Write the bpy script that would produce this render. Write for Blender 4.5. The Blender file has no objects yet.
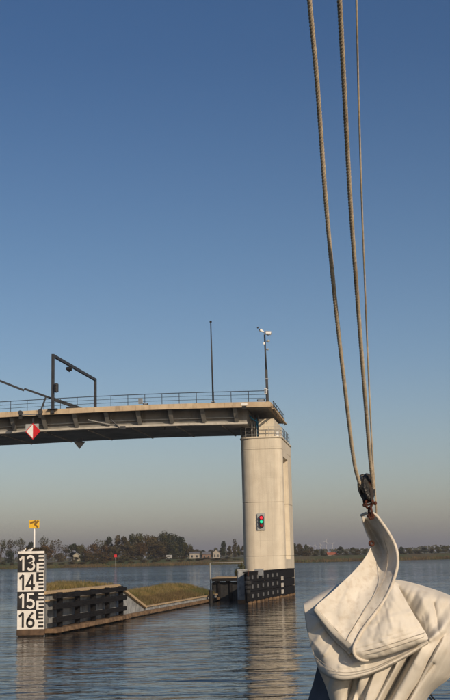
import bpy, bmesh, math, random
from mathutils import Vector, Matrix, noise
import numpy as np

S = bpy.context.scene
COL = S.collection
R_ = math.radians
# ------------------------------------------------------------------ camera, sky, sun, exposure
F = 1130.0                      # focal length in photo pixels (photo 450 wide)
PITCH = math.atan(206 / F)
ROLL = R_(1.3)
EYE = Vector((0, 0, 4.0))
FW = Vector((0, math.cos(PITCH), math.sin(PITCH)))
_r0 = Vector((1, 0, 0)); _u0 = Vector((0, -math.sin(PITCH), math.cos(PITCH)))
RT = _r0 * math.cos(ROLL) - _u0 * math.sin(ROLL)
UP = _u0 * math.cos(ROLL) + _r0 * math.sin(ROLL)
cam_d = bpy.data.cameras.new('camera'); cam = bpy.data.objects.new('camera', cam_d); COL.objects.link(cam)
cam_d.sensor_fit = 'HORIZONTAL'; cam_d.sensor_width = 36; cam_d.lens = F / 450 * 36
cam_d.clip_start = 0.05; cam_d.clip_end = 30000
cam.matrix_world = Matrix(((RT.x, UP.x, -FW.x, 0), (RT.y, UP.y, -FW.y, 0), (RT.z, UP.z, -FW.z, EYE.z), (0, 0, 0, 1)))
S.camera = cam

SUN_AZ, SUN_EL = 151.0, 23.0    # azimuth clockwise from +Y (the view direction); behind the viewer, to the right
world = bpy.data.worlds.new('World'); S.world = world; world.use_nodes = True
wn = world.node_tree.nodes; wl = world.node_tree.links
bg = wn['Background']
sky = wn.new('ShaderNodeTexSky'); sky.sky_type = 'NISHITA'; sky.sun_disc = False
sky.sun_elevation = R_(SUN_EL); sky.sun_rotation = R_(SUN_AZ)
sky.altitude = 0; sky.air_density = 1.0; sky.dust_density = 1.3; sky.ozone_density = 1.6
tcw = wn.new('ShaderNodeTexCoord'); sxyz = wn.new('ShaderNodeSeparateXYZ'); wl.new(tcw.outputs['Generated'], sxyz.inputs[0])
rmp = wn.new('ShaderNodeValToRGB'); el = rmp.color_ramp.elements       # smog-tinted horizon, deeper blue higher up (by true elevation)
el[0].position = 0.0; el[0].color = (1.20, 1.11, 1.15, 1); el[1].position = 0.6; el[1].color = (0.42, 0.70, 1.00, 1)
for p_, c_ in ((0.04, (1.15, 1.08, 1.12, 1)), (0.10, (1.03, 1.02, 1.07, 1)), (0.17, (0.87, 0.95, 1.05, 1)), (0.27, (0.71, 0.86, 1.0, 1)), (0.42, (0.50, 0.71, 0.94, 1))):
    k_ = el.new(p_); k_.color = c_
wl.new(sxyz.outputs[2], rmp.inputs[0])
wmx = wn.new('ShaderNodeMix'); wmx.data_type = 'RGBA'; wmx.blend_type = 'MULTIPLY'; wmx.inputs[0].default_value = 1
wl.new(sky.outputs[0], wmx.inputs[6]); wl.new(rmp.outputs[0], wmx.inputs[7])
wl.new(wmx.outputs[2], bg.inputs['Color']); bg.inputs['Strength'].default_value = 0.08
sun_d = bpy.data.lights.new('sun', 'SUN'); sun_o = bpy.data.objects.new('sun', sun_d); COL.objects.link(sun_o)
sun_d.energy = 3.8; sun_d.angle = R_(0.5); sun_d.color = (1.0, 0.80, 0.575)
_sd = Vector((math.sin(R_(SUN_AZ)) * math.cos(R_(SUN_EL)), math.cos(R_(SUN_AZ)) * math.cos(R_(SUN_EL)), math.sin(R_(SUN_EL))))
sun_o.rotation_euler = (-_sd).to_track_quat('-Z', 'Y').to_euler()
vs = S.view_settings
S.display_settings.display_device = 'sRGB'
vs.view_transform = 'Standard'; vs.look = 'None'; vs.gamma = 1; vs.exposure = 0.0; vs.use_curve_mapping = False

# ------------------------------------------------------------------ helpers
def ray(x, y): return FW + RT * ((x - 225) / F) + UP * ((350 - y) / F)
def at(x, y, Y):
    """photo pixel + forward distance -> point in the world"""
    d = ray(x, y); return EYE + d * (Y / d.y)
def onwater(x, y, z=0.0):
    d = ray(x, y); return EYE + d * ((z - EYE.z) / d.z)

def nodes(name):
    m = bpy.data.materials.new(name); m.use_nodes = True
    nt = m.node_tree; b = nt.nodes['Principled BSDF']
    return m, nt, b
def mat(name, c1, c2=None, scale=3.0, rough=0.8, metal=0.0, stretch=(1, 1, 1), bump=0.0, bscale=None, detail=6, lo=0.35, hi=0.65,
        stain=None, stain_scale=0.6, stain_stretch=(1, 1, 1), stain_lo=0.5, stain_hi=0.75, spec=0.3, coords='Object', sheen=0):
    m, nt, b = nodes(name)
    N = nt.nodes.new; L = nt.links.new
    tc = N('ShaderNodeTexCoord'); mp = N('ShaderNodeMapping'); mp.inputs['Scale'].default_value = stretch
    L(tc.outputs[coords], mp.inputs['Vector'])
    nz = N('ShaderNodeTexNoise'); nz.inputs['Scale'].default_value = scale; nz.inputs['Detail'].default_value = detail
    L(mp.outputs[0], nz.inputs['Vector'])
    cr = N('ShaderNodeValToRGB'); cr.color_ramp.elements[0].position = lo; cr.color_ramp.elements[1].position = hi
    cr.color_ramp.elements[0].color = (*c1, 1); cr.color_ramp.elements[1].color = (*(c2 or c1), 1)
    L(nz.outputs[0], cr.inputs[0]); col = cr.outputs[0]
    if stain:
        mp2 = N('ShaderNodeMapping'); mp2.inputs['Scale'].default_value = stain_stretch; L(tc.outputs[coords], mp2.inputs['Vector'])
        n2 = N('ShaderNodeTexNoise'); n2.inputs['Scale'].default_value = stain_scale; n2.inputs['Detail'].default_value = 8; n2.inputs['Roughness'].default_value = 0.65
        L(mp2.outputs[0], n2.inputs['Vector'])
        r2 = N('ShaderNodeMapRange'); r2.inputs[1].default_value = stain_lo; r2.inputs[2].default_value = stain_hi
        L(n2.outputs[0], r2.inputs[0])
        mx = N('ShaderNodeMix'); mx.data_type = 'RGBA'; L(r2.outputs[0], mx.inputs[0]); L(col, mx.inputs[6]); mx.inputs[7].default_value = (*stain, 1)
        col = mx.outputs[2]
    L(col, b.inputs['Base Color'])
    b.inputs['Roughness'].default_value = rough; b.inputs['Metallic'].default_value = metal
    b.inputs['Specular IOR Level'].default_value = spec
    if bump:
        nb = N('ShaderNodeTexNoise'); nb.inputs['Scale'].default_value = bscale or scale * 6; nb.inputs['Detail'].default_value = 8
        L(mp.outputs[0], nb.inputs['Vector'])
        bp = N('ShaderNodeBump'); bp.inputs['Strength'].default_value = bump; bp.inputs['Distance'].default_value = 0.05
        L(nb.outputs[0], bp.inputs['Height']); L(bp.outputs[0], b.inputs['Normal'])
    return m

class MB:
    """mesh builder in world coordinates"""
    def __init__(s): s.v = []; s.f = []; s.smooth = False
    def poly(s, pts, faces):
        n = len(s.v); s.v += [Vector(p) for p in pts]; s.f += [tuple(n + i for i in f) for f in faces]; return s
    def box(s, o, ax, ay, az):
        """box with corner o and edge vectors"""
        o, ax, ay, az = Vector(o), Vector(ax), Vector(ay), Vector(az)
        p = [o, o + ax, o + ax + ay, o + ay]; p += [q + az for q in p]
        f = [(0, 3, 2, 1), (4, 5, 6, 7), (0, 1, 5, 4), (1, 2, 6, 5), (2, 3, 7, 6), (3, 0, 4, 7)]
        if ax.cross(ay).dot(az) < 0: f = [tuple(reversed(q)) for q in f]
        return s.poly(p, f)
    def prism(s, ring, z0, z1, cham=0.0):
        """vertical prism from a plan ring [(x,y)], with chamfered top and bottom edges"""
        n = len(ring); cx = sum(p[0] for p in ring) / n; cy = sum(p[1] for p in ring) / n
        def lay(z, k):
            out = []
            for x, y in ring:
                d = Vector((cx - x, cy - y)); d = d.normalized() * k if d.length else d
                out.append(Vector((x + d.x, y + d.y, z)))
            return out
        L = [lay(z0, cham), lay(z0 + cham, 0), lay(z1 - cham, 0), lay(z1, cham)] if cham else [lay(z0, 0), lay(z1, 0)]
        pts = sum(L, []); fs = [tuple(reversed(range(n))), tuple(range((len(L) - 1) * n, len(L) * n))]
        for k in range(len(L) - 1):
            for i in range(n):
                j = (i + 1) % n; fs.append((k * n + i, k * n + j, (k + 1) * n + j, (k + 1) * n + i))
        area = sum(ring[i][0] * ring[(i + 1) % n][1] - ring[(i + 1) % n][0] * ring[i][1] for i in range(n))
        if area < 0: fs = [tuple(reversed(f)) for f in fs]
        return s.poly(pts, fs)
    def tube(s, pts, r, n=8, caps=True):
        pts = [Vector(p) for p in pts]; m = len(pts)
        rr = r if hasattr(r, '__len__') else [r] * m
        base = len(s.v); up = None
        for i, p in enumerate(pts):
            t = (pts[min(i + 1, m - 1)] - pts[max(i - 1, 0)]).normalized()
            if up is None: up = t.orthogonal().normalized()
            up = (up - t * up.dot(t)).normalized(); sd = t.cross(up)
            for k in range(n):
                a = 2 * math.pi * k / n; s.v.append(p + (up * math.cos(a) + sd * math.sin(a)) * rr[i])
        for i in range(m - 1):
            for k in range(n):
                a = base + i * n + k; b = base + i * n + (k + 1) % n; s.f.append((a, b, b + n, a + n))
        if caps: s.f.append(tuple(base + k for k in reversed(range(n)))); s.f.append(tuple(base + (m - 1) * n + k for k in range(n)))
        return s
    def ball(s, c, r, n=10, sq=(1, 1, 1)):
        c = Vector(c); m = n // 2 + 1; base = len(s.v)
        for i in range(m + 1):
            a = math.pi * i / m
            for k in range(n):
                b = 2 * math.pi * k / n
                s.v.append(c + Vector((math.sin(a) * math.cos(b) * r * sq[0], math.sin(a) * math.sin(b) * r * sq[1], math.cos(a) * r * sq[2])))
        for i in range(m):
            for k in range(n):
                a = base + i * n + k; b = base + i * n + (k + 1) % n; s.f.append((a, a + n, b + n, b))
        return s

def origin_of(p):
    o = Vector((0, 0, 0))
    while p is not None: o = o + p.location; p = p.parent
    return o
def tag(o, label=None, cat=None, group=None, kind=None):
    if label: o['label'] = label
    if cat: o['category'] = cat
    if group: o['group'] = group
    if kind: o['kind'] = kind
    return o
def build(name, mb, m, parent=None, smooth=False, label=None, bevel=0.0, base=None):
    off = origin_of(parent) if parent is not None else (Vector(base) if base is not None else Vector((0, 0, 0)))
    me = bpy.data.meshes.new(name); me.from_pydata([tuple(v - off) for v in mb.v], [], mb.f); me.update()
    if m: me.materials.append(m)
    if smooth: me.polygons.foreach_set('use_smooth', [True] * len(me.polygons))
    o = bpy.data.objects.new(name, me); COL.objects.link(o)
    if parent is not None: o.parent = parent
    elif base is not None: o.location = off
    if label: o['label'] = label
    if bevel:
        bv = o.modifiers.new('bevel', 'BEVEL'); bv.width = bevel; bv.segments = 2; bv.limit_method = 'ANGLE'
    return o
def thing(name, loc, label, cat, group=None):
    o = bpy.data.objects.new(name, None); COL.objects.link(o); o.location = loc; o.empty_display_size = 0.3
    return tag(o, label, cat, group)
def copy_tree(o, parent=None):
    c = o.copy(); COL.objects.link(c); c.parent = parent
    for ch in o.children: copy_tree(ch, c)
    return c
def copy_part(o, parent, delta):
    c = o.copy(); COL.objects.link(c); c.parent = parent; c.location = o.location + Vector(delta); return c

# ------------------------------------------------------------------ materials
M = {}
M['concrete'] = mat('pier_concrete', (0.575, 0.51, 0.405), (0.65, 0.585, 0.47), 0.9, 0.85, bump=0.3, bscale=16, stain=(0.40, 0.34, 0.265), stain_scale=2.6, stain_stretch=(1.3, 1.3, 0.05), stain_lo=0.50, stain_hi=0.90)
def formwork(m):
    """faint board-joint lines and tie holes of the formwork, tide-dark foot"""
    nt = m.node_tree; N = nt.nodes.new; L = nt.links.new; b = nt.nodes['Principled BSDF']
    col = b.inputs['Base Color'].links[0].from_socket
    tc = N('ShaderNodeTexCoord'); sp = N('ShaderNodeSeparateXYZ'); L(tc.outputs['Object'], sp.inputs[0])
    def line(src, step, w, off=0.0):
        a = N('ShaderNodeMath'); a.operation = 'MULTIPLY_ADD'; L(src, a.inputs[0]); a.inputs[1].default_value = 1 / step; a.inputs[2].default_value = off
        f = N('ShaderNodeMath'); f.operation = 'FRACT'; L(a.outputs[0], f.inputs[0])
        c = N('ShaderNodeMath'); c.operation = 'COMPARE'; L(f.outputs[0], c.inputs[0]); c.inputs[1].default_value = .5; c.inputs[2].default_value = w / step; return c.outputs[0]
    v = line(sp.outputs[0], 1.22, .018, .1); h = line(sp.outputs[2], 1.55, .014)
    mx = N('ShaderNodeMath'); mx.operation = 'MAXIMUM'; L(v, mx.inputs[0]); L(h, mx.inputs[1])
    nz = N('ShaderNodeTexNoise'); nz.inputs['Scale'].default_value = .8; L(tc.outputs['Object'], nz.inputs['Vector'])
    k = N('ShaderNodeMath'); k.operation = 'MULTIPLY'; L(mx.outputs[0], k.inputs[0]); nr = N('ShaderNodeMapRange'); nr.inputs[1].default_value = .4; nr.inputs[2].default_value = .7; nr.inputs[4].default_value = .4; L(nz.outputs[0], nr.inputs[0]); L(nr.outputs[0], k.inputs[1])
    mix = N('ShaderNodeMix'); mix.data_type = 'RGBA'; L(k.outputs[0], mix.inputs[0]); L(col, mix.inputs[6]); mix.inputs[7].default_value = (0.30, 0.25, 0.19, 1)
    L(mix.outputs[2], b.inputs['Base Color'])
formwork(M['concrete'])
M['fascia'] = mat('deck_edge_concrete', (0.45, 0.34, 0.225), (0.57, 0.455, 0.31), 0.8, 0.85, bump=0.2, bscale=10, stain=(0.20, 0.14, 0.09), stain_scale=2.4, stain_stretch=(1, 1, 0.25), stain_lo=0.52, stain_hi=0.85)
M['girder'] = mat('grey_girder_paint', (0.20, 0.195, 0.18), (0.27, 0.26, 0.24), 0.7, 0.6, bump=0.05, stain=(0.14, 0.12, 0.10), stain_scale=1.1, stain_stretch=(1, 1, 0.3))
M['flange'] = mat('pale_flange_paint', (0.42, 0.40, 0.36), (0.52, 0.49, 0.44), 1, 0.6, stain=(0.28, 0.25, 0.2), stain_scale=1.2)
M['soffit'] = mat('soffit_bounce_paint', (0.36, 0.33, 0.29), (0.55, 0.51, 0.46), 0.5, 0.6)  # lighter than the girder: bounce off the water put into the colour
M['bracket'] = mat('dark_bracket_paint', (0.20, 0.195, 0.18), (0.28, 0.27, 0.25), 1.5, 0.6)
M['galv'] = mat('galvanised_steel', (0.25, 0.26, 0.27), (0.34, 0.35, 0.36), 4, 0.45, 0.6)
M['darksteel'] = mat('dark_grey_steel', (0.028, 0.030, 0.034), (0.050, 0.052, 0.056), 2, 0.5, 0.2)
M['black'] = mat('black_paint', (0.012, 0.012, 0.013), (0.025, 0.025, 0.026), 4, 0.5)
M['timber'] = mat('black_fender_timber', (0.007, 0.007, 0.008), (0.018, 0.017, 0.018), 5, 0.8, stretch=(0.4, 0.4, 3), bump=0.3, bscale=20, stain=(0.035, 0.03, 0.026), stain_scale=3, stain_lo=0.6, stain_hi=0.85, spec=.15)
M['wet'] = mat('weathered_timber', (0.12, 0.075, 0.042), (0.26, 0.17, 0.10), 3, 0.75, bump=0.3, bscale=20, stain=(0.07, 0.045, 0.03), stain_scale=2.5, stain_lo=0.5, stain_hi=0.7)
M['coping'] = mat('tan_coping_timber', (0.36, 0.26, 0.15), (0.52, 0.39, 0.24), 2, 0.8, bump=0.2, stain=(0.18, 0.12, 0.07), stain_scale=2)
M['wallgrey'] = mat('blue_grey_quay_concrete', (0.20, 0.21, 0.22), (0.34, 0.35, 0.35), 2.2, 0.85, bump=0.3, bscale=12, stain=(0.09, 0.085, 0.075), stain_scale=1.6, stain_stretch=(1, 1, 0.5), stain_lo=0.5, stain_hi=0.75)
M['rust'] = mat('rusty_iron', (0.035, 0.015, 0.011), (0.13, 0.040, 0.022), 120, 0.7, 0.2, bump=0.4, bscale=300)
M['white'] = mat('white_paint', (0.72, 0.71, 0.68), (0.80, 0.79, 0.76), 3, 0.5)
M['gaugewhite'] = mat('gauge_white_paint', (0.66, 0.63, 0.58), (0.78, 0.75, 0.70), 2.5, 0.55, stain=(0.5, 0.42, 0.32), stain_scale=1.4, stain_lo=0.55, stain_hi=0.85)
M['gaugeblack'] = mat('gauge_black_paint', (0.012, 0.012, 0.013), (0.028, 0.027, 0.027), 3, 0.5)
M['red'] = mat('sign_red', (0.50, 0.015, 0.02), (0.60, 0.02, 0.025), 4, 0.45)
M['yellow'] = mat('sign_yellow', (0.72, 0.42, 0.03), (0.80, 0.50, 0.05), 6, 0.45)
M['blue'] = mat('blue_hose', (0.03, 0.20, 0.38), (0.05, 0.26, 0.46), 5, 0.5)
M['plategrey'] = mat('grey_plate', (0.30, 0.31, 0.30), (0.38, 0.39, 0.38), 3, 0.5)

def emis(name, c, strength):
    m, nt, b = nodes(name); b.inputs['Base Color'].default_value = (*[k * 0.3 for k in c], 1)
    b.inputs['Emission Color'].default_value = (*c, 1); b.inputs['Emission Strength'].default_value = strength; return m
M['redlamp'] = emis('red_signal_lens', (1.0, 0.03, 0.05), 0.9)
M['greenlamp'] = emis('green_signal_lens', (0.02, 0.85, 0.42), 0.75)
M['reddim'] = mat('unlit_red_lens', (0.25, 0.01, 0.015), (0.30, 0.015, 0.02), 5, 0.2)

# ------------------------------------------------------------------ water
def water_mat():
    m, nt, b = nodes('river_water'); N = nt.nodes.new; L = nt.links.new
    b.inputs['Base Color'].default_value = (0.008, 0.018, 0.024, 1); b.inputs['Roughness'].default_value = 0.06
    b.inputs['IOR'].default_value = 1.33; b.inputs['Specular IOR Level'].default_value = 0.5
    geo = N('ShaderNodeNewGeometry')
    def nz(scale, st, detail=3, rough=0.5, dist=0.0, rot=0.0):
        mp = N('ShaderNodeMapping'); mp.inputs['Scale'].default_value = st; mp.inputs['Rotation'].default_value = (0, 0, rot)
        L(geo.outputs['Position'], mp.inputs['Vector'])
        n = N('ShaderNodeTexNoise'); n.inputs['Scale'].default_value = scale; n.inputs['Detail'].default_value = detail
        n.inputs['Roughness'].default_value = rough; n.inputs['Distortion'].default_value = dist
        L(mp.outputs[0], n.inputs['Vector']); return n.outputs[0]
    a = nz(0.75, (0.34, 1, 1), 2, 0.5, 0.5, 0.08); c = nz(3.0, (0.42, 1, 1), 3, 0.5, 0.3, -0.06)
    s1 = N('ShaderNodeMath'); s1.operation = 'MULTIPLY'; L(a, s1.inputs[0]); s1.inputs[1].default_value = 1.0
    s2 = N('ShaderNodeMath'); s2.operation = 'MULTIPLY'; L(c, s2.inputs[0]); s2.inputs[1].default_value = 0.20
    ad = N('ShaderNodeMath'); ad.operation = 'ADD'; L(s1.outputs[0], ad.inputs[0]); L(s2.outputs[0], ad.inputs[1])
    # wind patches: calmer and rougher water
    p = nz(0.03, (0.35, 1, 1), 3, 0.5)
    mr = N('ShaderNodeMapRange'); mr.inputs[1].default_value = 0.38; mr.inputs[2].default_value = 0.62
    mr.inputs[3].default_value = 0.45; mr.inputs[4].default_value = 1.15; L(p, mr.inputs[0])
    sy = N('ShaderNodeSeparateXYZ'); L(geo.outputs['Position'], sy.inputs[0])
    my = N('ShaderNodeMapRange'); my.inputs[1].default_value = 105; my.inputs[2].default_value = 170; my.inputs[3].default_value = 0.085; my.inputs[4].default_value = 0.25   # open river beyond the works is choppier
    L(sy.outputs[1], my.inputs[0])
    md = N('ShaderNodeMath'); md.operation = 'MULTIPLY'; L(my.outputs[0], md.inputs[0]); L(mr.outputs[0], md.inputs[1])
    mm = N('ShaderNodeMath'); mm.operation = 'MULTIPLY'; L(ad.outputs[0], mm.inputs[0]); L(md.outputs[0], mm.inputs[1])
    bp = N('ShaderNodeBump'); bp.inputs['Distance'].default_value = 2.0; bp.inputs['Strength'].default_value = 1.0
    L(mm.outputs[0], bp.inputs['Height'])
    mpn = N('ShaderNodeMapping'); mpn.inputs['Scale'].default_value = (.7, 1, 1); L(geo.outputs['Position'], mpn.inputs['Vector'])
    nn = N('ShaderNodeTexNoise'); nn.inputs['Scale'].default_value = 1.5; nn.inputs['Detail'].default_value = 3; L(mpn.outputs[0], nn.inputs['Vector'])
    sb = N('ShaderNodeVectorMath'); sb.operation = 'SUBTRACT'; L(nn.outputs['Color'], sb.inputs[0]); sb.inputs[1].default_value = (.5, .5, .5)
    mk = N('ShaderNodeMapRange'); mk.inputs[1].default_value = 75; mk.inputs[2].default_value = 190; mk.inputs[3].default_value = 0.0; mk.inputs[4].default_value = 1.0; L(sy.outputs[1], mk.inputs[0])
    cx_ = N('ShaderNodeCombineXYZ'); hx = N('ShaderNodeMath'); hx.operation = 'MULTIPLY'; L(mk.outputs[0], hx.inputs[0]); hx.inputs[1].default_value = .5; L(hx.outputs[0], cx_.inputs[0]); L(mk.outputs[0], cx_.inputs[1])
    m3 = N('ShaderNodeVectorMath'); m3.operation = 'MULTIPLY'; L(sb.outputs[0], m3.inputs[0]); L(cx_.outputs[0], m3.inputs[1])
    a3 = N('ShaderNodeVectorMath'); a3.operation = 'ADD'; L(bp.outputs[0], a3.inputs[0]); L(m3.outputs[0], a3.inputs[1])
    nm_ = N('ShaderNodeVectorMath'); nm_.operation = 'NORMALIZE'; L(a3.outputs[0], nm_.inputs[0]); L(nm_.outputs[0], b.inputs['Normal'])
    return m
mb = MB(); mb.poly([(-9000, -400, 0), (9000, -400, 0), (9000, 16000, 0), (-9000, 16000, 0)], [(0, 1, 2, 3)])
tag(build('river_water', mb, water_mat()), kind='structure')

# ------------------------------------------------------------------ far bank and land
rnd = random.Random(7)
SHORE = 556.0
def bank_y(x): return SHORE + 5 * noise.noise(Vector((x * 0.02, 3.1, 0))) + 2.2 * noise.noise(Vector((x * 0.11, 8.1, 0)))
def bank_z(x, d):
    k = noise.noise(Vector((x * 0.012, d * 0.03, 5)))
    if d < 0: return -0.6
    if d < 3: return 0.9 * d / 3
    if d < 16: return 0.9 + 2.1 * ((d - 3) / 13)
    if d < 22: return 3.0 + 0.25 * k
    return 3.0 - 0.9 * min(1, (d - 22) / 25) + 0.25 * k
nx = 420; ds = [-6, 0, 1.5, 3, 6, 9, 12, 16, 19, 22, 30, 47, 90, 200, 500, 1200, 3000, 12000]
mb = MB()
for i in range(nx):
    x = -420 + 840 * i / (nx - 1)
    for d in ds:
        xx = x * (1 + max(0, d - 90) / 250)
        mb.v.append(Vector((xx, bank_y(x) + d, bank_z(x, d) + (0.12 * noise.noise(Vector((x * .3, d * .4, 1))) if d > 1 else 0))))
nd = len(ds)
for i in range(nx - 1):
    for j in range(nd - 1):
        a = i * nd + j; mb.f.append((a, a + nd, a + nd + 1, a + 1))
def field_mat():
    m = mat('far_meadow', (0.050, 0.066, 0.020), (0.080, 0.092, 0.030), 0.05, 0.95, stain=(0.10, 0.075, 0.035), stain_scale=0.05, stain_lo=0.45, stain_hi=0.60)
    return m
tag(build('far_bank', mb, field_mat(), smooth=True), kind='structure')

def blades(name, spots, h0, h1, w, m, label, seed, lean=0.35, cat=None):
    """many thin upright blades, joined: (n,3) base points"""
    rg = np.random.default_rng(seed); n = len(spots); P = np.asarray(spots, dtype=float)
    h = rg.uniform(h0, h1, n)[:, None]; a = rg.uniform(0, math.pi, n); dx = np.stack([np.cos(a), np.sin(a) * 0.6, np.zeros(n)], 1) * (w * rg.uniform(.6, 1.3, n))[:, None]
    le = np.stack([rg.normal(0, lean, n), rg.normal(0, lean, n), np.ones(n)], 1) * h
    V = np.stack([P - dx, P + dx, P + le * 0.6 + dx * 0.6, P + le], 1).reshape(-1, 3)
    me = bpy.data.meshes.new(name); idx = np.arange(n) * 4
    Fc = np.stack([idx, idx + 1, idx + 2, idx + 3], 1)
    me.from_pydata(V.tolist(), [], Fc.tolist()); me.materials.append(m)
    o = bpy.data.objects.new(name, me); COL.objects.link(o); return tag(o, label, cat, kind='stuff')

reed_m = mat('dry_reeds', (0.075, 0.052, 0.024), (0.15, 0.105, 0.052), 0.12, 0.9, stain=(0.075, 0.085, 0.03), stain_scale=0.06, stain_lo=0.48, stain_hi=0.6)
rg = np.random.default_rng(3)
sp = []
for _ in range(26000):
    x = rg.uniform(-175, 175); dens = 0.35 + 0.65 * max(0, noise.noise(Vector((x * 0.06, 1.7, 0))) + 0.4)
    if rg.uniform() > dens: continue
    d = abs(rg.normal(0, 2.2)) + 0.1; sp.append((x, bank_y(x) + d, bank_z(x, d) - 0.1))
tag(blades('reeds', sp, 0.35, 1.25, 0.12, reed_m, 'dry brown reeds lining the far water edge under the trees', 5, 0.12, 'reeds'))

# ------------------------------------------------------------------ trees
def leaf_mat(name, c1, c2, c3):
    m, nt, b = nodes(name); N = nt.nodes.new; L = nt.links.new
    tc = N('ShaderNodeTexCoord'); oi = N('ShaderNodeObjectInfo')
    nz = N('ShaderNodeTexNoise'); nz.inputs['Scale'].default_value = 0.45; nz.inputs['Detail'].default_value = 4
    L(tc.outputs['Object'], nz.inputs['Vector'])
    cr = N('ShaderNodeValToRGB'); e = cr.color_ramp.elements; e[0].position = .36; e[0].color = (*c1, 1); e[1].position = .64; e[1].color = (*c3, 1)
    k = e.new(0.5); k.color = (*c2, 1)
    ad = N('ShaderNodeMath'); ad.operation = 'MULTIPLY_ADD'; L(oi.outputs['Random'], ad.inputs[0]); ad.inputs[1].default_value = 0.16; ad.inputs[2].default_value = -0.08
    a2 = N('ShaderNodeMath'); L(nz.outputs[0], a2.inputs[0]); L(ad.outputs[0], a2.inputs[1]); L(a2.outputs[0], cr.inputs[0])
    L(cr.outputs[0], b.inputs['Base Color']); b.inputs['Roughness'].default_value = 0.85; b.inputs['Specular IOR Level'].default_value = 0.1
    return m
LM = {'olive': leaf_mat('olive_leaves', (0.030, 0.034, 0.014), (0.052, 0.054, 0.022), (0.080, 0.070, 0.028)),
      'brown': leaf_mat('brown_autumn_leaves', (0.036, 0.032, 0.014), (0.062, 0.050, 0.021), (0.092, 0.066, 0.028)),
      'russet': leaf_mat('russet_autumn_leaves', (0.044, 0.030, 0.013), (0.078, 0.050, 0.019), (0.115, 0.070, 0.027)),
      'dark': leaf_mat('dark_green_leaves', (0.018, 0.024, 0.012), (0.032, 0.038, 0.018), (0.055, 0.052, 0.024))}
BARK = mat('grey_brown_bark', (0.05, 0.04, 0.03), (0.10, 0.08, 0.06), 2, 0.9, stretch=(1, 1, 0.2))
def tree_meshes(seed, H, W, base, n, leaf=0.5, shape='round', gap=0.5):
    """unit meshes of one tree kind: trunk with limbs, crown of leaf clumps"""
    rg = random.Random(seed); tr = MB()
    lean = Vector((rg.uniform(-.04, .04), rg.uniform(-.04, .04), 1))
    top = H * (0.9 if shape == 'column' else 0.72)
    tr.tube([lean * (top * t) + Vector((rg.uniform(-.1, .1), rg.uniform(-.1, .1), 0)) * t for t in (0, .25, .5, .75, 1)], [H * .022, H * .017, H * .013, H * .008, H * .003], 6)
    lobes = []
    nl = {'round': 13, 'column': 11, 'spread': 16, 'bush': 9}[shape]
    for k in range(nl):
        if shape == 'column':
            z = base + (H - base) * (k + .5) / nl; rr = W * .5 * (0.55 + 0.45 * math.sin(math.pi * (k + 1) / (nl + 1))); x = rg.gauss(0, W * .07); y = rg.gauss(0, W * .07)
            lobes.append((Vector((x, y, z)), rr, (H - base) / nl * 0.95))
        else:
            a = rg.uniform(0, 2 * math.pi); q = rg.uniform(0, 1) ** .6
            zt = rg.uniform(0.0, 1.0); prof = math.sin(math.pi * (0.18 + 0.74 * zt)) ** .7
            R = W * .5 * 0.66 * prof
            z = base + (H - base) * (0.12 + 0.74 * zt)
            c = Vector((math.cos(a) * q * R, math.sin(a) * q * R, z)); r = W * rg.uniform(.13, .24)
            lobes.append((c, r, r * rg.uniform(.65, .95)))
            tr.tube([lean * (z * .45), (lean * (z * .55) + c) * .5, c], [H * .009, H * .006, H * .002], 5)
    cw = MB(); tot = sum(l[1] ** 2 * l[2] for l in lobes)
    for c, r, rz in lobes:
        m = int(n * (r * r * rz) / tot)
        for _ in range(m):
            d = Vector((rg.gauss(0, 1), rg.gauss(0, 1), rg.gauss(0, 1))).normalized()
            q = rg.uniform(0.25, 1.0) ** .45 * rg.uniform(.85, 1.12)
            p = c + Vector((d.x * r * q, d.y * r * q, d.z * rz * q))
            if noise.noise(p * (2.2 / max(1.5, r)) + Vector((seed, 0, 0))) < -0.25 * (1 - gap) - 0.12 * gap + (-.3 if gap < .3 else 0): continue
            nrm = (d + Vector((rg.gauss(0, .5), rg.gauss(0, .5), rg.gauss(0, .5)))).normalized()
            u = nrm.orthogonal().normalized(); v = nrm.cross(u); a = rg.uniform(0, 6.28)
            u, v = u * math.cos(a) + v * math.sin(a), v * math.cos(a) - u * math.sin(a)
            s = leaf * rg.uniform(.55, 1.25)
            cw.poly([p - u * s, p - v * s * .6, p + u * s, p + v * s * .6], [(0, 1, 2, 3)])
    def me(nm, b):
        k = bpy.data.meshes.new(nm); k.from_pydata([tuple(v) for v in b.v], [], b.f); return k
    return me('trunk', tr), me('crown', cw)
PROTO = {}
def proto(shape, v):
    k = (shape, v)
    if k not in PROTO:
        PROTO[k] = {'round': lambda: tree_meshes(10 + v, 10, 8.5, 2.2, 2600, .34, 'round', .4),
                    'spread': lambda: tree_meshes(30 + v, 10, 10.5, 1.2, 3400, .34, 'spread', .3),
                    'column': lambda: tree_meshes(50 + v, 10, 3.2, 1.0, 1500, .28, 'column', .4),
                    'bush': lambda: tree_meshes(70 + v, 10, 14, -1.5, 2200, .50, 'bush', .3),
                    'sparse': lambda: tree_meshes(90 + v, 10, 7.5, 3.6, 800, .30, 'round', .75)}[shape]()
    return PROTO[k]
CROWN_COL = {'olive': 'olive', 'brown': 'brown', 'russet': 'russet brown', 'dark': 'dark green'}
SHAPE_TXT = {'round': 'round-crowned tree', 'spread': 'broad dense tree', 'column': 'narrow upright tree', 'bush': 'low bushy shrub', 'sparse': 'thin open-crowned tree'}
MATMESH = {}
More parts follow.
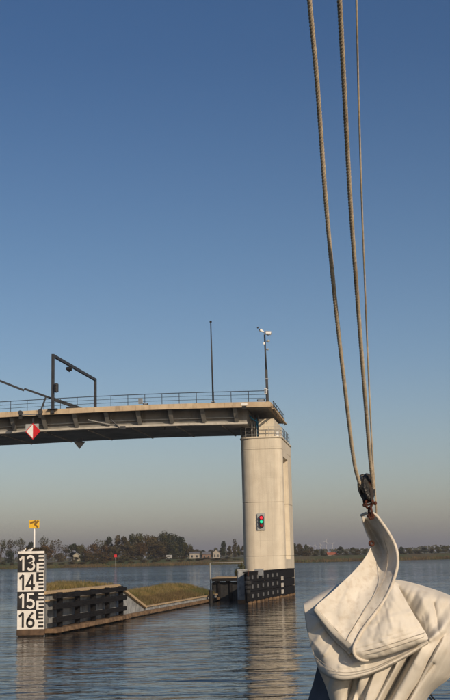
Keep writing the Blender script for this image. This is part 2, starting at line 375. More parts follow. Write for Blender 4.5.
def plant(px, ytop, wpx, Y, shape, colr, v, where, ordn, group):
    tm, cm = proto(shape, v)
    key = (shape, v, colr)
    if key not in MATMESH:
        c2 = cm.copy(); c2.materials.clear(); c2.materials.append(LM[colr]); MATMESH[key] = c2
        if not tm.materials: tm.materials.append(BARK)
    top = at(px, ytop, Y); zb = bank_z(top.x, Y - SHORE) - 0.15; h = max(1.0, top.z - zb)
    sw = {'round': 8.5, 'spread': 10.5, 'column': 3.2, 'bush': 14, 'sparse': 7.5}[shape]
    if h > 0 and shape != 'x':
        t = thing('shrub' if shape == 'bush' else 'tree', (top.x, Y, zb),
                  f"{CROWN_COL[colr]} {SHAPE_TXT[shape]}, {ordn} {where}", 'shrub' if shape == 'bush' else 'tree', group)
        t.scale = (wpx / F * Y / sw, wpx / F * Y / sw, h / 10); t.rotation_euler.z = rnd.uniform(0, 6.28)
        for nm, me in (('trunk', tm), ('crown', MATMESH[key])):
            o = bpy.data.objects.new(nm, me); COL.objects.link(o); o.parent = t
    return t
ORD = ['first', 'second', 'third', 'fourth', 'fifth', 'sixth', 'seventh', 'eighth', 'ninth', 'tenth', 'eleventh', 'twelfth', 'thirteenth', 'fourteenth', 'fifteenth',
       'sixteenth', 'seventeenth', 'eighteenth', 'nineteenth', 'twentieth', 'twenty-first', 'twenty-second', 'twenty-third', 'twenty-fourth', 'twenty-fifth', 'twenty-sixth',
       'twenty-seventh', 'twenty-eighth', 'twenty-ninth', 'thirtieth']
def wood(lst, where, group):
    lst = sorted(lst, key=lambda a: a[0])
    for i, a in enumerate(lst): plant(*a[:6], (i * 3 + int(a[0])) % 3, where, ORD[i], group)
# (px, top y, width px, distance, shape, colour)
wood([(1, 537, 17, 640, 'sparse', 'olive'), (11, 540, 15, 650, 'sparse', 'brown'), (20, 538.5, 16, 645, 'sparse', 'olive'), (31, 541, 15, 655, 'round', 'dark'),
      (44, 537, 14, 645, 'sparse', 'olive'), (55, 537, 17, 640, 'sparse', 'brown'), (-12, 539, 18, 640, 'round', 'olive'), (-30, 538, 22, 640, 'round', 'brown'),
      (66, 545, 14, 700, 'sparse', 'brown')],
     'from left in the row behind the height gauge', 'open trees on the far bank behind the height gauge')
wood([(9, 551, 16, 600, 'bush', 'dark'), (47, 543.5, 18, 592, 'round', 'russet'), (60, 553, 16, 640, 'bush', 'brown'), (30, 551, 18, 620, 'bush', 'dark'), (-8, 551, 18, 620, 'bush', 'brown')],
     'from left in low growth beside the height gauge', 'low shrubs on the far bank beside the height gauge')
wood([(73, 543, 14, 596, 'round', 'dark'), (81, 543, 15, 590, 'spread', 'olive'), (91, 543, 19, 586, 'spread', 'russet'), (100, 537, 14, 610, 'sparse', 'olive'), (103, 544, 18, 585, 'spread', 'russet'),
      (109, 535.5, 13, 612, 'round', 'dark'), (117, 536, 14, 605, 'round', 'brown'), (114, 545, 17, 584, 'spread', 'brown'), (124, 535.5, 16, 600, 'round', 'brown'), (132, 534.5, 15, 602, 'round', 'olive'),
      (128, 543, 20, 588, 'spread', 'brown'), (141, 534, 20, 600, 'round', 'olive'), (140, 541, 20, 590, 'spread', 'russet'), (150, 532.5, 22, 602, 'spread', 'brown'), (160, 531, 24, 604, 'spread', 'olive'),
      (158, 540, 24, 592, 'spread', 'brown'), (170, 532, 22, 603, 'spread', 'dark'), (172, 541, 20, 592, 'spread', 'dark'), (179, 535, 20, 600, 'spread', 'dark'), (186, 541, 15, 598, 'spread', 'olive'),
      (190, 547, 11, 596, 'round', 'brown')],
     'from left in the big clump beyond the guide wall', 'trees of the big clump on the far bank beyond the guide wall')
wood([(88, 553.5, 17, 573, 'bush', 'brown'), (75, 557, 10, 575, 'bush', 'brown'), (82, 555.5, 11, 576, 'bush', 'olive'), (94, 554, 12, 577, 'bush', 'brown'), (103, 555, 12, 578, 'bush', 'olive'),
      (112, 554.5, 12, 577, 'bush', 'brown'), (119, 555, 12, 576, 'bush', 'brown'), (132, 556, 13, 577, 'bush', 'brown'), (139, 556.5, 12, 575, 'bush', 'olive'), (151, 556.5, 13, 577, 'bush', 'olive'),
      (163, 556.5, 12, 575, 'bush', 'brown'), (176, 556, 14, 577, 'bush', 'olive'), (184, 556, 13, 576, 'bush', 'brown'), (207, 560, 12, 570, 'bush', 'brown'), (228, 558, 12, 570, 'bush', 'olive'), (107, 553, 20, 572, 'bush', 'russet'), (125, 555, 18, 571, 'bush', 'olive'), (98, 557, 16, 567, 'bush', 'brown'), (158, 556, 12, 568, 'bush', 'brown'), (199, 560, 14, 567, 'bush', 'olive'),
      (216, 559.5, 14, 567, 'bush', 'brown')],
     'from left at the waterside before the big clump', 'shrubs at the water edge before the big clump')
wood([(196, 549, 12, 900, 'round', 'brown'), (203, 549.5, 13, 920, 'round', 'olive'), (210, 550, 12, 900, 'round', 'brown'), (216, 548, 9, 800, 'round', 'olive'), (222.5, 541.5, 10, 620, 'round', 'dark'),
      (229.5, 545, 8, 625, 'round', 'brown'), (234.5, 539.5, 5, 625, 'column', 'brown'), (239, 544, 8, 630, 'round', 'olive'), (244, 545, 9, 630, 'round', 'brown')],
     'from left between big clump and bridge pier', 'trees between the big clump and the bridge pier')
wood([(288, 542, 10, 640, 'round', 'olive'), (293, 542.5, 10, 640, 'round', 'olive'), (299, 543, 10, 642, 'spread', 'brown'), (305, 543.5, 10, 640, 'round', 'olive'), (310, 546.5, 10, 645, 'spread', 'brown'),
      (316, 549, 9, 650, 'spread', 'olive'), (322, 549, 5, 650, 'column', 'dark'), (340.5, 546, 9, 640, 'round', 'dark'), (346, 551, 8, 660, 'round', 'brown'), (352.5, 547, 8, 645, 'round', 'olive'),
      (358, 549, 8, 660, 'round', 'brown'), (333, 552, 9, 700, 'round', 'brown'), (328, 552.5, 8, 720, 'round', 'olive'), (303, 550, 16, 600, 'spread', 'brown'), (293, 550, 15, 600, 'spread', 'brown')],
     'from left between bridge pier and sail', 'trees on the far bank between the bridge pier and the sail')
wood([(366, 549, 9, 760, 'round', 'olive'), (375, 548, 10, 760, 'round', 'brown'), (384, 547, 10, 760, 'round', 'olive'), (392, 547.5, 10, 760, 'round', 'dark'), (401, 546, 11, 750, 'round', 'dark'), (409, 547.5, 11, 760, 'spread', 'olive'),
      (417, 549.5, 11, 770, 'spread', 'olive'), (424, 547, 10, 765, 'round', 'dark'), (431, 547.5, 9, 770, 'round', 'brown'), (438, 546.5, 10, 765, 'round', 'olive'),
      (445, 545.5, 11, 770, 'round', 'olive'), (453, 546, 11, 770, 'round', 'brown'), (463, 545, 12, 770, 'round', 'olive'), (475, 545, 14, 770, 'round', 'brown'), (488, 545, 14, 770, 'round', 'olive')],
     'from left in the distant row beside the sail head', 'distant trees right of the sail head')
wood([(402, 553, 15, 590, 'bush', 'olive'), (418, 553.5, 15, 592, 'bush', 'brown'), (434, 552.5, 17, 590, 'bush', 'olive'), (449, 552, 16, 592, 'bush', 'brown'), (296, 555, 12, 580, 'bush', 'olive'), (306, 554, 13, 582, 'bush', 'brown'), (325, 557, 12, 585, 'bush', 'olive'), (336, 557, 12, 585, 'bush', 'brown'), (354, 556, 12, 588, 'bush', 'olive'), (372, 555, 14, 590, 'bush', 'olive'), (386, 554, 15, 590, 'bush', 'brown'), (345, 555.5, 14, 590, 'bush', 'olive'), (362, 555, 14, 590, 'bush', 'brown'), (315, 555, 15, 585, 'bush', 'brown')],
     'from left along the right part of the far bank', 'low shrubs along the right-hand part of the far bank')
wood([(3, 562, 10, 566, 'bush', 'olive'), (12, 563, 9, 565, 'bush', 'brown'), (50, 562, 11, 566, 'bush', 'brown'), (62, 562.5, 10, 565, 'bush', 'olive'), (72, 561.5, 11, 566, 'bush', 'brown'), (83, 561, 12, 566, 'bush', 'brown'),
      (93, 561.5, 10, 565, 'bush', 'olive'), (104, 560, 12, 566, 'bush', 'brown'), (121, 560, 12, 566, 'bush', 'olive'), (131, 560.5, 11, 565, 'bush', 'brown'), (144, 559.5, 12, 566, 'bush', 'brown'), (154, 560, 10, 565, 'bush', 'olive'),
      (168, 559.5, 12, 566, 'bush', 'brown'), (181, 559.5, 11, 565, 'bush', 'brown'), (190, 560, 11, 566, 'bush', 'olive'), (224, 559.5, 10, 566, 'bush', 'brown'), (236, 559, 10, 566, 'bush', 'olive')],
     'from left in the low scrub fringing the waterside', 'low scrub fringing the far waterside left of the pier')
# thin hazy wood on the horizon: nobody could count it
mb = MB(); rg2 = random.Random(5)
for i in range(5200):
    x = rg2.uniform(-620, 620); hgt = 5 + 5 * (noise.noise(Vector((x * .012, 0, 2))) + .5) + 3 * noise.noise(Vector((x * .06, 4, 2)))
    z = 2 + rg2.uniform(0, 1) * max(2, hgt); y = rg2.uniform(1500, 1560); s = rg2.uniform(.9, 2.2)
    a = rg2.uniform(0, 3.14); mb.poly([(x - s, y, z), (x, y + math.cos(a) * s, z - s * .7), (x + s, y, z + rg2.uniform(-.3, .5)), (x, y - math.cos(a) * s, z + s * .8)], [(0, 1, 2, 3)])
tag(build('distant_wood', mb, LM['olive']), 'low dim strip of distant woodland on the horizon', 'woodland', kind='stuff')

# ------------------------------------------------------------------ far buildings
M['brickfar'] = mat('house_brick', (0.16, 0.10, 0.07), (0.22, 0.14, 0.10), 1, 0.9)
M['roofred'] = mat('orange_red_roof_tiles', (0.34, 0.10, 0.055), (0.44, 0.14, 0.08), 1.5, 0.8)
M['roofgrey'] = mat('grey_roof_tiles', (0.12, 0.12, 0.13), (0.2, 0.2, 0.21), 1.5, 0.7)
M['glass'] = mat('dark_window_glass', (0.02, 0.025, 0.03), None, 1, 0.1, spec=0.5)
M['offwhite'] = mat('dull_white_panel', (0.26, 0.26, 0.25), (0.32, 0.32, 0.30), 1, .6)
M['cream'] = mat('cream_render', (0.28, 0.25, 0.21), (0.35, 0.31, 0.26), 0.8, 0.8)
M['khaki'] = mat('khaki_shed_boards', (0.30, 0.27, 0.20), (0.38, 0.34, 0.26), 1.5, 0.85)
def house(px, ybase, wpx, hpx, roofpx, Y, wallm, roofm, label, name='house', cat='house', depth=7, gable_front=False, nwin=2, roofcol=None):
    b = at(px, ybase, Y); sc = Y / F; w = wpx * sc; h = hpx * sc; rh = roofpx * sc; zb = bank_z(b.x, Y - SHORE) - .2
    h = max(h, (b.z + h) - zb - 0) if b.z > zb else h
    t = thing(name, (b.x, Y, zb), label, cat)
    x0, x1 = b.x - w / 2, b.x + w / 2; d = depth
    wm = MB()
    if gable_front:
        ring = [(x0, zb), (x1, zb), (x1, zb + h), (b.x, zb + h + rh), (x0, zb + h)]
        wm.poly([(x, Y, z) for x, z in ring] + [(x, Y + d, z) for x, z in ring], [(4, 3, 2, 1, 0)[::-1], (5, 6, 7, 8, 9)[::-1], (0, 5, 6, 1), (1, 6, 7, 2), (2, 7, 8, 3), (3, 8, 9, 4), (4, 9, 5, 0)])
    else:
        wm.box((x0, Y, zb), (w, 0, 0), (0, d, 0), (0, 0, h))
        wm.poly([(x0, Y, zb + h), (x0, Y + d, zb + h), (x0, Y + d / 2, zb + h + rh), (x1, Y, zb + h), (x1, Y + d, zb + h), (x1, Y + d / 2, zb + h + rh)], [(0, 1, 2), (3, 5, 4)])
    build('wall', wm, wallm, t)
    rf = MB(); e = .35; th = .18
    if gable_front:
        for s in (-1, 1):
            p = [(b.x, Y - e, zb + h + rh + th), (b.x + s * (w / 2 + e), Y - e, zb + h - e * rh / (w / 2) + th)]
            rf.poly([p[0], p[1], (p[1][0], Y + d + e, p[1][2]), (p[0][0], Y + d + e, p[0][2]), (p[0][0], p[0][1], p[0][2] - th), (p[1][0], p[1][1], p[1][2] - th), (p[1][0], Y + d + e, p[1][2] - th), (p[0][0], Y + d + e, p[0][2] - th)],
                    [(0, 1, 2, 3), (7, 6, 5, 4), (0, 4, 5, 1), (1, 5, 6, 2), (2, 6, 7, 3)])
    else:
        for s in (0, 1):
            ya = Y - e if s == 0 else Y + d + e; ym = Y + d / 2; za = zb + h - e * rh / (d / 2) + .05; zm = zb + h + rh + .05
            q = [(x0 - e, ya, za), (x1 + e, ya, za), (x1 + e, ym, zm), (x0 - e, ym, zm)]
            rf.poly(q + [(a, b_, c + th) for a, b_, c in q], [(3, 2, 1, 0), (4, 5, 6, 7), (0, 1, 5, 4), (1, 2, 6, 5), (2, 3, 7, 6), (3, 0, 4, 7)])
    build('roof', rf, roofm, t)
    for k in range(nwin):
        wx = x0 + w * (k + .5) / nwin; ww = min(1.2, w / nwin * .35)
        fr = build('window', MB().box((wx - ww / 2 - .1, Y - .06, zb + h * .35), (ww + .2, 0, 0), (0, .1, 0), (0, 0, h * .4)), M['offwhite'], t)
        build('pane', MB().box((wx - ww / 2, Y - .09, zb + h * .35 + .1), (ww, 0, 0), (0, .05, 0), (0, 0, h * .4 - .2)), M['glass'], fr)
    return t
house(194.5, 559, 9.5, 5.2, 1.2, 590, M['cream'], M['roofgrey'], 'low cream flat-looking house right of the big tree clump', depth=6)
house(206.5, 558.5, 8, 4, 2.2, 680, M['brickfar'], M['roofgrey'], 'dark-roofed house between the cream house and the white gabled one', depth=7)
house(216.5, 558, 6.5, 5.2, 2.8, 600, M['cream'], M['roofgrey'], 'pale house with steep white gable left of the bridge pier', depth=9, gable_front=True)
house(76.5, 560.5, 6, 5.0, 2.0, 585, M['khaki'], M['offwhite'], 'small khaki hut with pale roof in the meadow left of the tree clump', 'hut', 'hut', depth=4, gable_front=True, nwin=1)
house(332.5, 557.5, 9, 2.4, 1.8, 640, M['cream'], M['roofred'], 'low house with orange-red roof beside the round tree near the wind turbines', depth=6, nwin=3)
# parked car / caravan specks in the clump
def camper(px, py, Y, w, label):
    b = at(px, py, Y); t = thing('caravan', (b.x, Y, b.z), label, 'caravan')
    zb = bank_z(b.x, Y - SHORE)
    t.location.z = zb
    build('body', MB().box((b.x - w / 2, Y, zb + .35), (w, 0, 0), (0, 2.1, 0), (0, 0, 1.75)), M['offwhite'], t, bevel=.25)
    build('window', MB().box((b.x - w * .3, Y - .03, zb + 1.15), (w * .5, 0, 0), (0, .05, 0), (0, 0, .55)), M['glass'], t)
    for s in (-1, 1): build('wheel', MB().tube([(b.x + s * w * .25, Y - .02, zb + .33), (b.x + s * w * .25, Y + .2, zb + .33)], .33, 12), M['black'], t)
camper(169, 559, 578, 3.2, 'white caravan parked under the right end of the big tree clump')
# beacon with red square topmark
b = onwater(115.5, 567.2); zb = 0.0
t = thing('beacon', (b.x, 553.5, 0), 'white beacon post with red square top at the far water edge', 'beacon')
px_ = at(115.5, 560, 553.5).x
build('post', MB().tube([(px_, 553.5, -.5), (px_, 553.5, 4.6)], .08, 8), M['offwhite'], t)
build('topmark', MB().box((px_ - .65, 553.4, 4.55), (1.3, 0, 0), (0, .25, 0), (0, 0, 1.3)), M['red'], t)
# wind turbines on the horizon
M['turbine'] = mat('turbine_grey_white', (0.36, 0.36, 0.37), None, 1, .6)
def turbine(px, ytop, Y, ang, label):
    hub = at(px, ytop, Y); t = thing('wind_turbine', (hub.x, Y, 1.5), label, 'wind turbine', 'wind turbines on the horizon'); M_T = M['turbine']
    build('tower', MB().tube([(hub.x, Y, 1.5), (hub.x, Y, hub.z)], [1.7, .95], 10), M_T, t)
    build('nacelle', MB().box((hub.x - 1.6, Y - 4, hub.z - 1.5), (3.2, 0, 0), (0, 9, 0), (0, 0, 3)), M_T, t)
    L = (hub.z) * .26
    for k in range(3):
        a = R_(ang + 120 * k); d = Vector((math.sin(a), 0, math.cos(a))); n = Vector((math.cos(a), 0, -math.sin(a)))
        c = Vector((hub.x, Y - 4.6, hub.z)); bm_ = MB()
        bm_.poly([c - n * .4, c + n * .4, c + d * L * .25 + n * .9, c + d * L + n * .3, c + d * L - n * .2, c + d * L * .2 - n * .7] +
                 [q + Vector((0, -.5, 0)) for q in (c - n * .4, c + n * .4, c + d * L * .25 + n * .9, c + d * L + n * .3, c + d * L - n * .2, c + d * L * .2 - n * .7)],
                 [(0, 1, 2, 3, 4, 5), (11, 10, 9, 8, 7, 6)] + [(i, i + 6, (i + 1) % 6 + 6, (i + 1) % 6) for i in range(6)])
        build('blade', bm_, M_T, t)
turbine(325.8, 541.5, 2600, 20, 'tallest white wind turbine on the horizon between pier and sail')
turbine(332.3, 544, 2900, 55, 'wind turbine just right of the tallest one, above the red roof')
turbine(320.3, 545, 3000, 95, 'wind turbine just left of the tallest one')
turbine(314.8, 545.5, 3000, 10, 'wind turbine second left of the tallest one')
turbine(309.0, 546, 3000, 70, 'leftmost wind turbine, showing over the trees by the pier')

# ------------------------------------------------------------------ frames for the near structures
def frame(deg):
    a = R_(deg); return Vector((math.sin(a), math.cos(a), 0)), Vector((-math.cos(a), math.sin(a), 0))   # along channel, to the left
Z = Vector((0, 0, 1))
# ---- guide wall and embankment
GW, GL = frame(11.8)
g0 = onwater(44, 635.5); g0.z = 0
def gp(s, t, z): return g0 + GW * s + GL * t + Z * z
TOPZ = 2.32; LOWZ = 0.62; S1 = 13.4; S2 = 20.0; S3 = 44.5
def gbox(s0, s1, t0, t1, z0, z1): return MB().box(gp(s0, t0, z0), GW * (s1 - s0), GL * (t1 - t0), Z * (z1 - z0))
def emb_w(s): return min(7.5, 1.1 + 0.42 * max(0, s))
def emb_z(s, t):
    w = emb_w(s); edge = TOPZ - 0.03 if s < S1 else (TOPZ + (LOWZ - TOPZ) * min(1, (s - S1) / (S2 - S1)))
    top = 2.42 if s < 12 else (2.42 - 0.85 * min(1, (s - 12) / 8) - (.25 * min(1, (s - 20) / 8) if s > 20 else 0) + (.15 * min(1, (s - 30) / 12) if s > 30 else 0))
    u = t / w
    k = min(1, u / 0.45); k = k * k * (3 - 2 * k)
    z = edge + (top - edge) * k
    if u > .6: z = top - (top + .4) * ((u - .6) / .4) ** 1.3
    if s > S3 - 3: z = z
    return z + 0.05 * noise.noise(Vector((s * .8, t * 1.1, 0)))
mb = MB(); ns, nt_ = 90, 26
for i in range(ns):
    s = 0.35 + (S3 - 0.1 - .35) * i / (ns - 1)
    for j in range(nt_):
        u = j / (nt_ - 1); t = .32 + (emb_w(s) - .32) * u; mb.v.append(gp(s, t, emb_z(s, t)))
for i in range(ns - 1):
    for j in range(nt_ - 1):
        a = i * nt_ + j; mb.f.append((a, a + 1, a + nt_ + 1, a + nt_))
base_i = len(mb.v)
for s_i in (0, ns - 1):      # end skirts
    ids = [s_i * nt_ + j for j in range(nt_)]; n0 = len(mb.v)
    for k in ids: q = mb.v[k].copy(); q.z = -1; mb.v.append(q)
    for j in range(nt_ - 1): mb.f.append((ids[j], ids[j + 1], n0 + j + 1, n0 + j))
grass_m = mat('autumn_grass', (0.07, 0.075, 0.022), (0.16, 0.12, 0.045), 0.9, 0.95, stain=(0.20, 0.13, 0.06), stain_scale=0.6, stain_lo=0.45, stain_hi=0.65)
tag(build('embankment', mb, grass_m, smooth=True), kind='structure')
rg = np.random.default_rng(11); sp = []
for _ in range(62000):
    s = rg.uniform(.4, S3 - .2); u = rg.uniform(0, 1) ** .9
    t = .34 + (emb_w(s) * .8 - .34) * u
    q = gp(s, t, emb_z(s, t) - .02); sp.append((q.x, q.y, q.z))
gbl = mat('grass_blades', (0.11, 0.095, 0.03), (0.27, 0.19, 0.08), 0.8, 0.95, stain=(0.07, 0.08, 0.025), stain_scale=0.5, stain_lo=0.5, stain_hi=0.65)
tag(blades('grass', sp, .08, .26, .018, gbl, 'rough yellow-green grass covering the embankment behind the guide wall', 12, .35, 'grass'))
sp = []
for _ in range(330):
    s = rg.uniform(1, S3 - .4); u = rg.uniform(0.02, .75); t = .36 + (emb_w(s) - .36) * u; kk = rg.uniform(.08, .35)
    for _ in range(24):
        a_, b_ = s + rg.normal(0, kk), max(.34, t + rg.normal(0, kk)); q = gp(a_, b_, emb_z(a_, b_) - .03); sp.append((q.x, q.y, q.z))
tag(blades('tall_grass', sp, .16, .42, .018, mat('tuft_blades', (0.06, 0.06, 0.02), (0.24, 0.18, 0.09), 1.4, .95), 'taller ragged tufts scattered over the embankment grass', 15, .4, 'grass'))
sp = []
for _ in range(9000):
    s = rg.uniform(S2 - 4, S3); q = gp(s, rg.uniform(.3, 1.5), 0); t = rg.uniform(.3, 1.6); q = gp(s, t, emb_z(s, t) - .03); sp.append((q.x, q.y, q.z))
tag(blades('dry_stems', sp, .15, .42, .02, reed_m, 'dry brown stems standing along the low edge of the embankment', 13, .18, 'dry stems'))

wl_ = thing('guide_wall', gp(0, 0, 0), 'grey concrete guide wall with tan coping running from the height gauge', 'wall')
# high wall in cast panels
n = 5
for i in range(n):
    s0, s1 = S1 * i / n, S1 * (i + 1) / n
    build('wall_panel', gbox(s0 + .015, s1 - .015, .12, .34, -1, TOPZ - .16), M['wallgrey'], wl_, bevel=.02)
    build('coping', gbox(s0 + .01, s1 - .01, -.10, .42, TOPZ - .16, TOPZ), M['coping'], wl_, bevel=.015)
# sloping panel
mb = MB(); q = [(S1, -1), (S2, -1), (S2, LOWZ - .16), (S1, TOPZ - .16)]
mb.poly([gp(s, .12, z) for s, z in q] + [gp(s, .34, z) for s, z in q], [(0, 1, 2, 3), (7, 6, 5, 4), (0, 4, 5, 1), (1, 5, 6, 2), (2, 6, 7, 3), (3, 7, 4, 0)])
build('sloping_wall_panel', mb, M['wallgrey'], wl_)
mb = MB(); q = [(S1, TOPZ - .16), (S2, LOWZ - .16), (S2, LOWZ), (S1 + .05, TOPZ)]
mb.poly([gp(s, -.08, z) for s, z in q] + [gp(s, .42, z) for s, z in q], [(0, 1, 2, 3), (7, 6, 5, 4), (0, 4, 5, 1), (1, 5, 6, 2), (2, 6, 7, 3), (3, 7, 4, 0)])
build('sloping_coping', mb, M['coping'], wl_)
n = 9
for i in range(n):
    s0 = S2 + (S3 - S2) * i / n; s1 = S2 + (S3 - S2) * (i + 1) / n
    build('wall_panel', gbox(s0 + .015, s1 - .015, .12, .34, -1, LOWZ - .10), M['wallgrey'], wl_, bevel=.02)
    build('coping', gbox(s0 + .01, s1 - .01, .02, .40, LOWZ - .10, LOWZ), M['coping'], wl_, bevel=.015)
build('waling', gbox(S1 + .1, S3, -.16, .115, .06, .30), M['wet'], wl_, bevel=.02)
# black posts at far end of low wall
p = thing('mooring_post', gp(39.5, -.2, 0), 'short black mooring post at the far end of the low guide wall', 'mooring post')
build('shaft', MB().tube([gp(39.5, -.32, -1), gp(39.5, -.32, 1.05)], [.17, .17], 12), M['black'], p)
build('cap', MB().tube([gp(39.5, -.32, 1.05), gp(39.5, -.32, 1.13)], [.19, .12], 12), M['darksteel'], p)
# timber fender in front of the high wall
tf = thing('timber_fender', gp(0, -.3, 0), 'black timber fender grid along the high guide wall right of the height gauge', 'fender')
posts = [onwater(x, 634.5 - (x - 44) * .165) for x in (51, 73, 92.5, 110, 127)]
for q in posts:
    s = (q - g0).dot(GW); build('post', gbox(s - .15, s + .15, -.40, -.14, .34, TOPZ - .1), M['timber'], tf, bevel=.02)
    build('stub', gbox(s - .16, s + .16, -.36, -.12, -1, .10), M['wet'], tf, bevel=.02)
for z0, z1 in ((1.92, 2.155), (1.34, 1.64), (.64, .92)):
    for k in range(3):
        a = .15 + (S1 - .2) * k / 3; b_ = .15 + (S1 - .2) * (k + 1) / 3
        build('beam', gbox(a + .01, b_ - .01, -.62, -.403, z0, z1), M['timber'], tf, bevel=.02)
for k in range(3):
    a = .1 + (S1 + .5) * k / 3; b_ = .1 + (S1 + .5) * (k + 1) / 3
    build('sill_beam', gbox(a + .01, b_ - .01, -.66, .10, .10, .335), M['wet'], tf, bevel=.02)
# tan inner rail behind grid (top of a step in the wall)
for k in range(4):
    a = .2 + (S1 - .3) * k / 4; b_ = .2 + (S1 - .3) * (k + 1) / 4
    build('rail', gbox(a + .01, b_ - .01, -.13, .115, 1.78, 1.84), M['coping'], tf)

# ---- height gauge
GY = g0.y - .35; G0 = at(17, 630, GY); G1 = at(43.8, 630, GY); gw = (G1 - G0).length
gx = Vector((G1.x - G0.x, G1.y - G0.y, 0)).normalized(); gb = Vector((-gx.y, gx.x, 0))    # right, back
gtop = at(30, 551.3, GY).z; gbot = at(30, 629.5, GY).z
def gg(a, b, z): return Vector((G0.x, G0.y, 0)) + gx * a + gb * b + Z * z
def ggbox(a0, a1, b0, b1, z0, z1): return MB().box(gg(a0, b0, z0), gx * (a1 - a0), gb * (b1 - b0), Z * (z1 - z0))
ga = thing('height_gauge', gg(gw / 2, .3, 0), 'black and white height gauge numbered 13 to 16 before the guide wall', 'gauge')
build('pillar', ggbox(.04, gw - .04, .12, .95, -1, gtop - .12), M['wallgrey'], ga, bevel=.03)
build('base_beam', ggbox(-.02, gw + .04, -.06, .11, .03, gbot - .01), mat('wet_dark_timber', (.05, .032, .02), (.12, .075, .045), 4, .6), ga, bevel=.02)
build('board', ggbox(0, gw, 0, .10, gbot, gtop), M['gaugewhite'], ga, bevel=.01)
cell = (gtop - .13 - gbot) / 4; dw = gw * .70
def arc(cx, cy, rx, ry, a0, a1, n=12): return [(cx + rx * math.cos(R_(a0 + (a1 - a0) * i / n)), cy + ry * math.sin(R_(a0 + (a1 - a0) * i / n))) for i in range(n + 1)]
GLYPH = {'1': [[(.30, .0), (.30, .93), (.30, .93)], [(.02, .70), (.30, .92)]],
         '3': [[(.03, .80)] + arc(.30, .71, .25, .22, 150, -80, 12) + [(.24, .50)] + arc(.31, .27, .27, .225, 80, -150, 14)],
         '4': [[(.45, .0), (.45, .95)], [(.45, .93), (.03, .26), (.66, .26)]],
         '5': [[(.55, .93), (.12, .93), (.10, .50)] + arc(.29, .28, .27, .25, 110, -150, 14)],
         '6': [[(.50, .93), (.30, .75), (.09, .45)] + arc(.31, .27, .245, .235, 160, 530, 24)]}
def digit_mesh(txt):
    """numerals as flat ribbons with square ends"""
    v = []; f = []; x0 = 0
    for ch in txt:
        for si, st_ in enumerate(GLYPH[ch]):
            P = [Vector((x0 + x, y, 0)) for i, (x, y) in enumerate(st_) if i == 0 or (x, y) != st_[i - 1]]; n = len(P); base = len(v); closed = False
            for i, p in enumerate(P):
                d0 = (P[i] - P[i - 1]).normalized() if i else (P[1] - P[0]).normalized(); d1 = (P[i + 1] - P[i]).normalized() if i < n - 1 else d0
                d = (d0 + d1).normalized(); nn = Vector((-d.y, d.x, 0)) * (.075 / max(.55, d.dot(d0)))
                for sg in (-1, 1):
                    for zz in (0, .012 + .004 * si): v.append((p.x + nn.x * sg, p.y + nn.y * sg, zz))
            for i in range(n - 1):
                a_ = base + i * 4; b_ = a_ + 4
                f += [(a_ + 1, b_ + 1, b_ + 3, a_ + 3), (a_, a_ + 2, b_ + 2, b_), (a_, b_, b_ + 1, a_ + 1), (a_ + 2, a_ + 3, b_ + 3, b_ + 2)]
            f += [(base, base + 1, base + 3, base + 2), (base + 4 * n - 4, base + 4 * n - 2, base + 4 * n - 1, base + 4 * n - 3)]
        x0 += .56 if ch == '1' else .8
    me = bpy.data.meshes.new('numeral'); me.from_pydata(v, [], f); return me
for k, txt in enumerate(('13', '14', '15', '16')):
    z1 = gtop - .13 - cell * k; z0 = z1 - cell; blk = k % 2 == 0
    if blk: build('black_panel', ggbox(.0, dw, -.012, -.002, z0 + .01, z1 - .01), M['gaugeblack'], ga)
    me = digit_mesh(txt); xs = [v.co.x for v in me.vertices]; ys = [v.co.y for v in me.vertices]
    sx = dw * .86 / (max(xs) - min(xs)); sy = cell * .84 / (max(ys) - min(ys)); cx = (max(xs) + min(xs)) / 2; y0 = min(ys)
    for v in me.vertices:
        q = gg(dw * .51 + (v.co.x - cx) * sx, -.014 - v.co.z, z0 + cell * .08 + (v.co.y - y0) * sy) - ga.location; v.co = q
    me.materials.clear(); me.materials.append(M['gaugewhite'] if blk else M['gaugeblack'])
    o = bpy.data.objects.new('numeral', me); COL.objects.link(o); o.parent = ga; o['label'] = f"{'white' if blk else 'black'} number {txt}"
    h = cell / 10; st = gw * .79
    if blk:   # upper half: white ticks on black; lower half: white E on black
        build('scale_panel', ggbox(dw + .004, gw - .0, -.010, -.002, z0 + .01, z1 - .01), M['gaugeblack'], ga)
        for q in (1, 3):
            zz = z1 - h * (q + .0); build('tick', ggbox(st, gw, -.02, -.0102, zz - h, zz), M['gaugewhite'], ga)
        build('tick', ggbox(dw + .02, gw * .80, -.02, -.0102, z0 + .02, z1 - 5 * h), M['gaugewhite'], ga)
        for q in (5, 7, 9):
            zz = z1 - h * q; build('tick', ggbox(gw * .80, gw, -.02, -.0102, zz - h * .95, zz), M['gaugewhite'], ga)
    else:
        build('tick', ggbox(dw + .01, gw * .80, -.014, -.002, z1 - 5 * h, z1 - .005), M['gaugeblack'], ga)
        for q in (0, 2, 4):
            zz = z1 - h * q; build('tick', ggbox(gw * .80, gw * .975, -.014, -.002, zz - h, zz - .005), M['gaugeblack'], ga)
        for q in (6, 8):
            zz = z1 - h * q; build('tick', ggbox(st, gw * .985, -.014, -.002, zz - h, zz), M['gaugeblack'], ga)
# moss and litter on top
sp = []
for _ in range(1500):
    q = gg(gw * rg.uniform(.15, .98), rg.uniform(.2, .85), gtop - .14); sp.append((q.x, q.y, q.z))
tag(blades('moss', sp, .12, .40, .03, mat('dark_moss', (0.025, 0.022, 0.018), (0.06, 0.05, 0.035), 4, .95), 'dark weeds growing on top of the height gauge', 14, .4, 'weeds'))
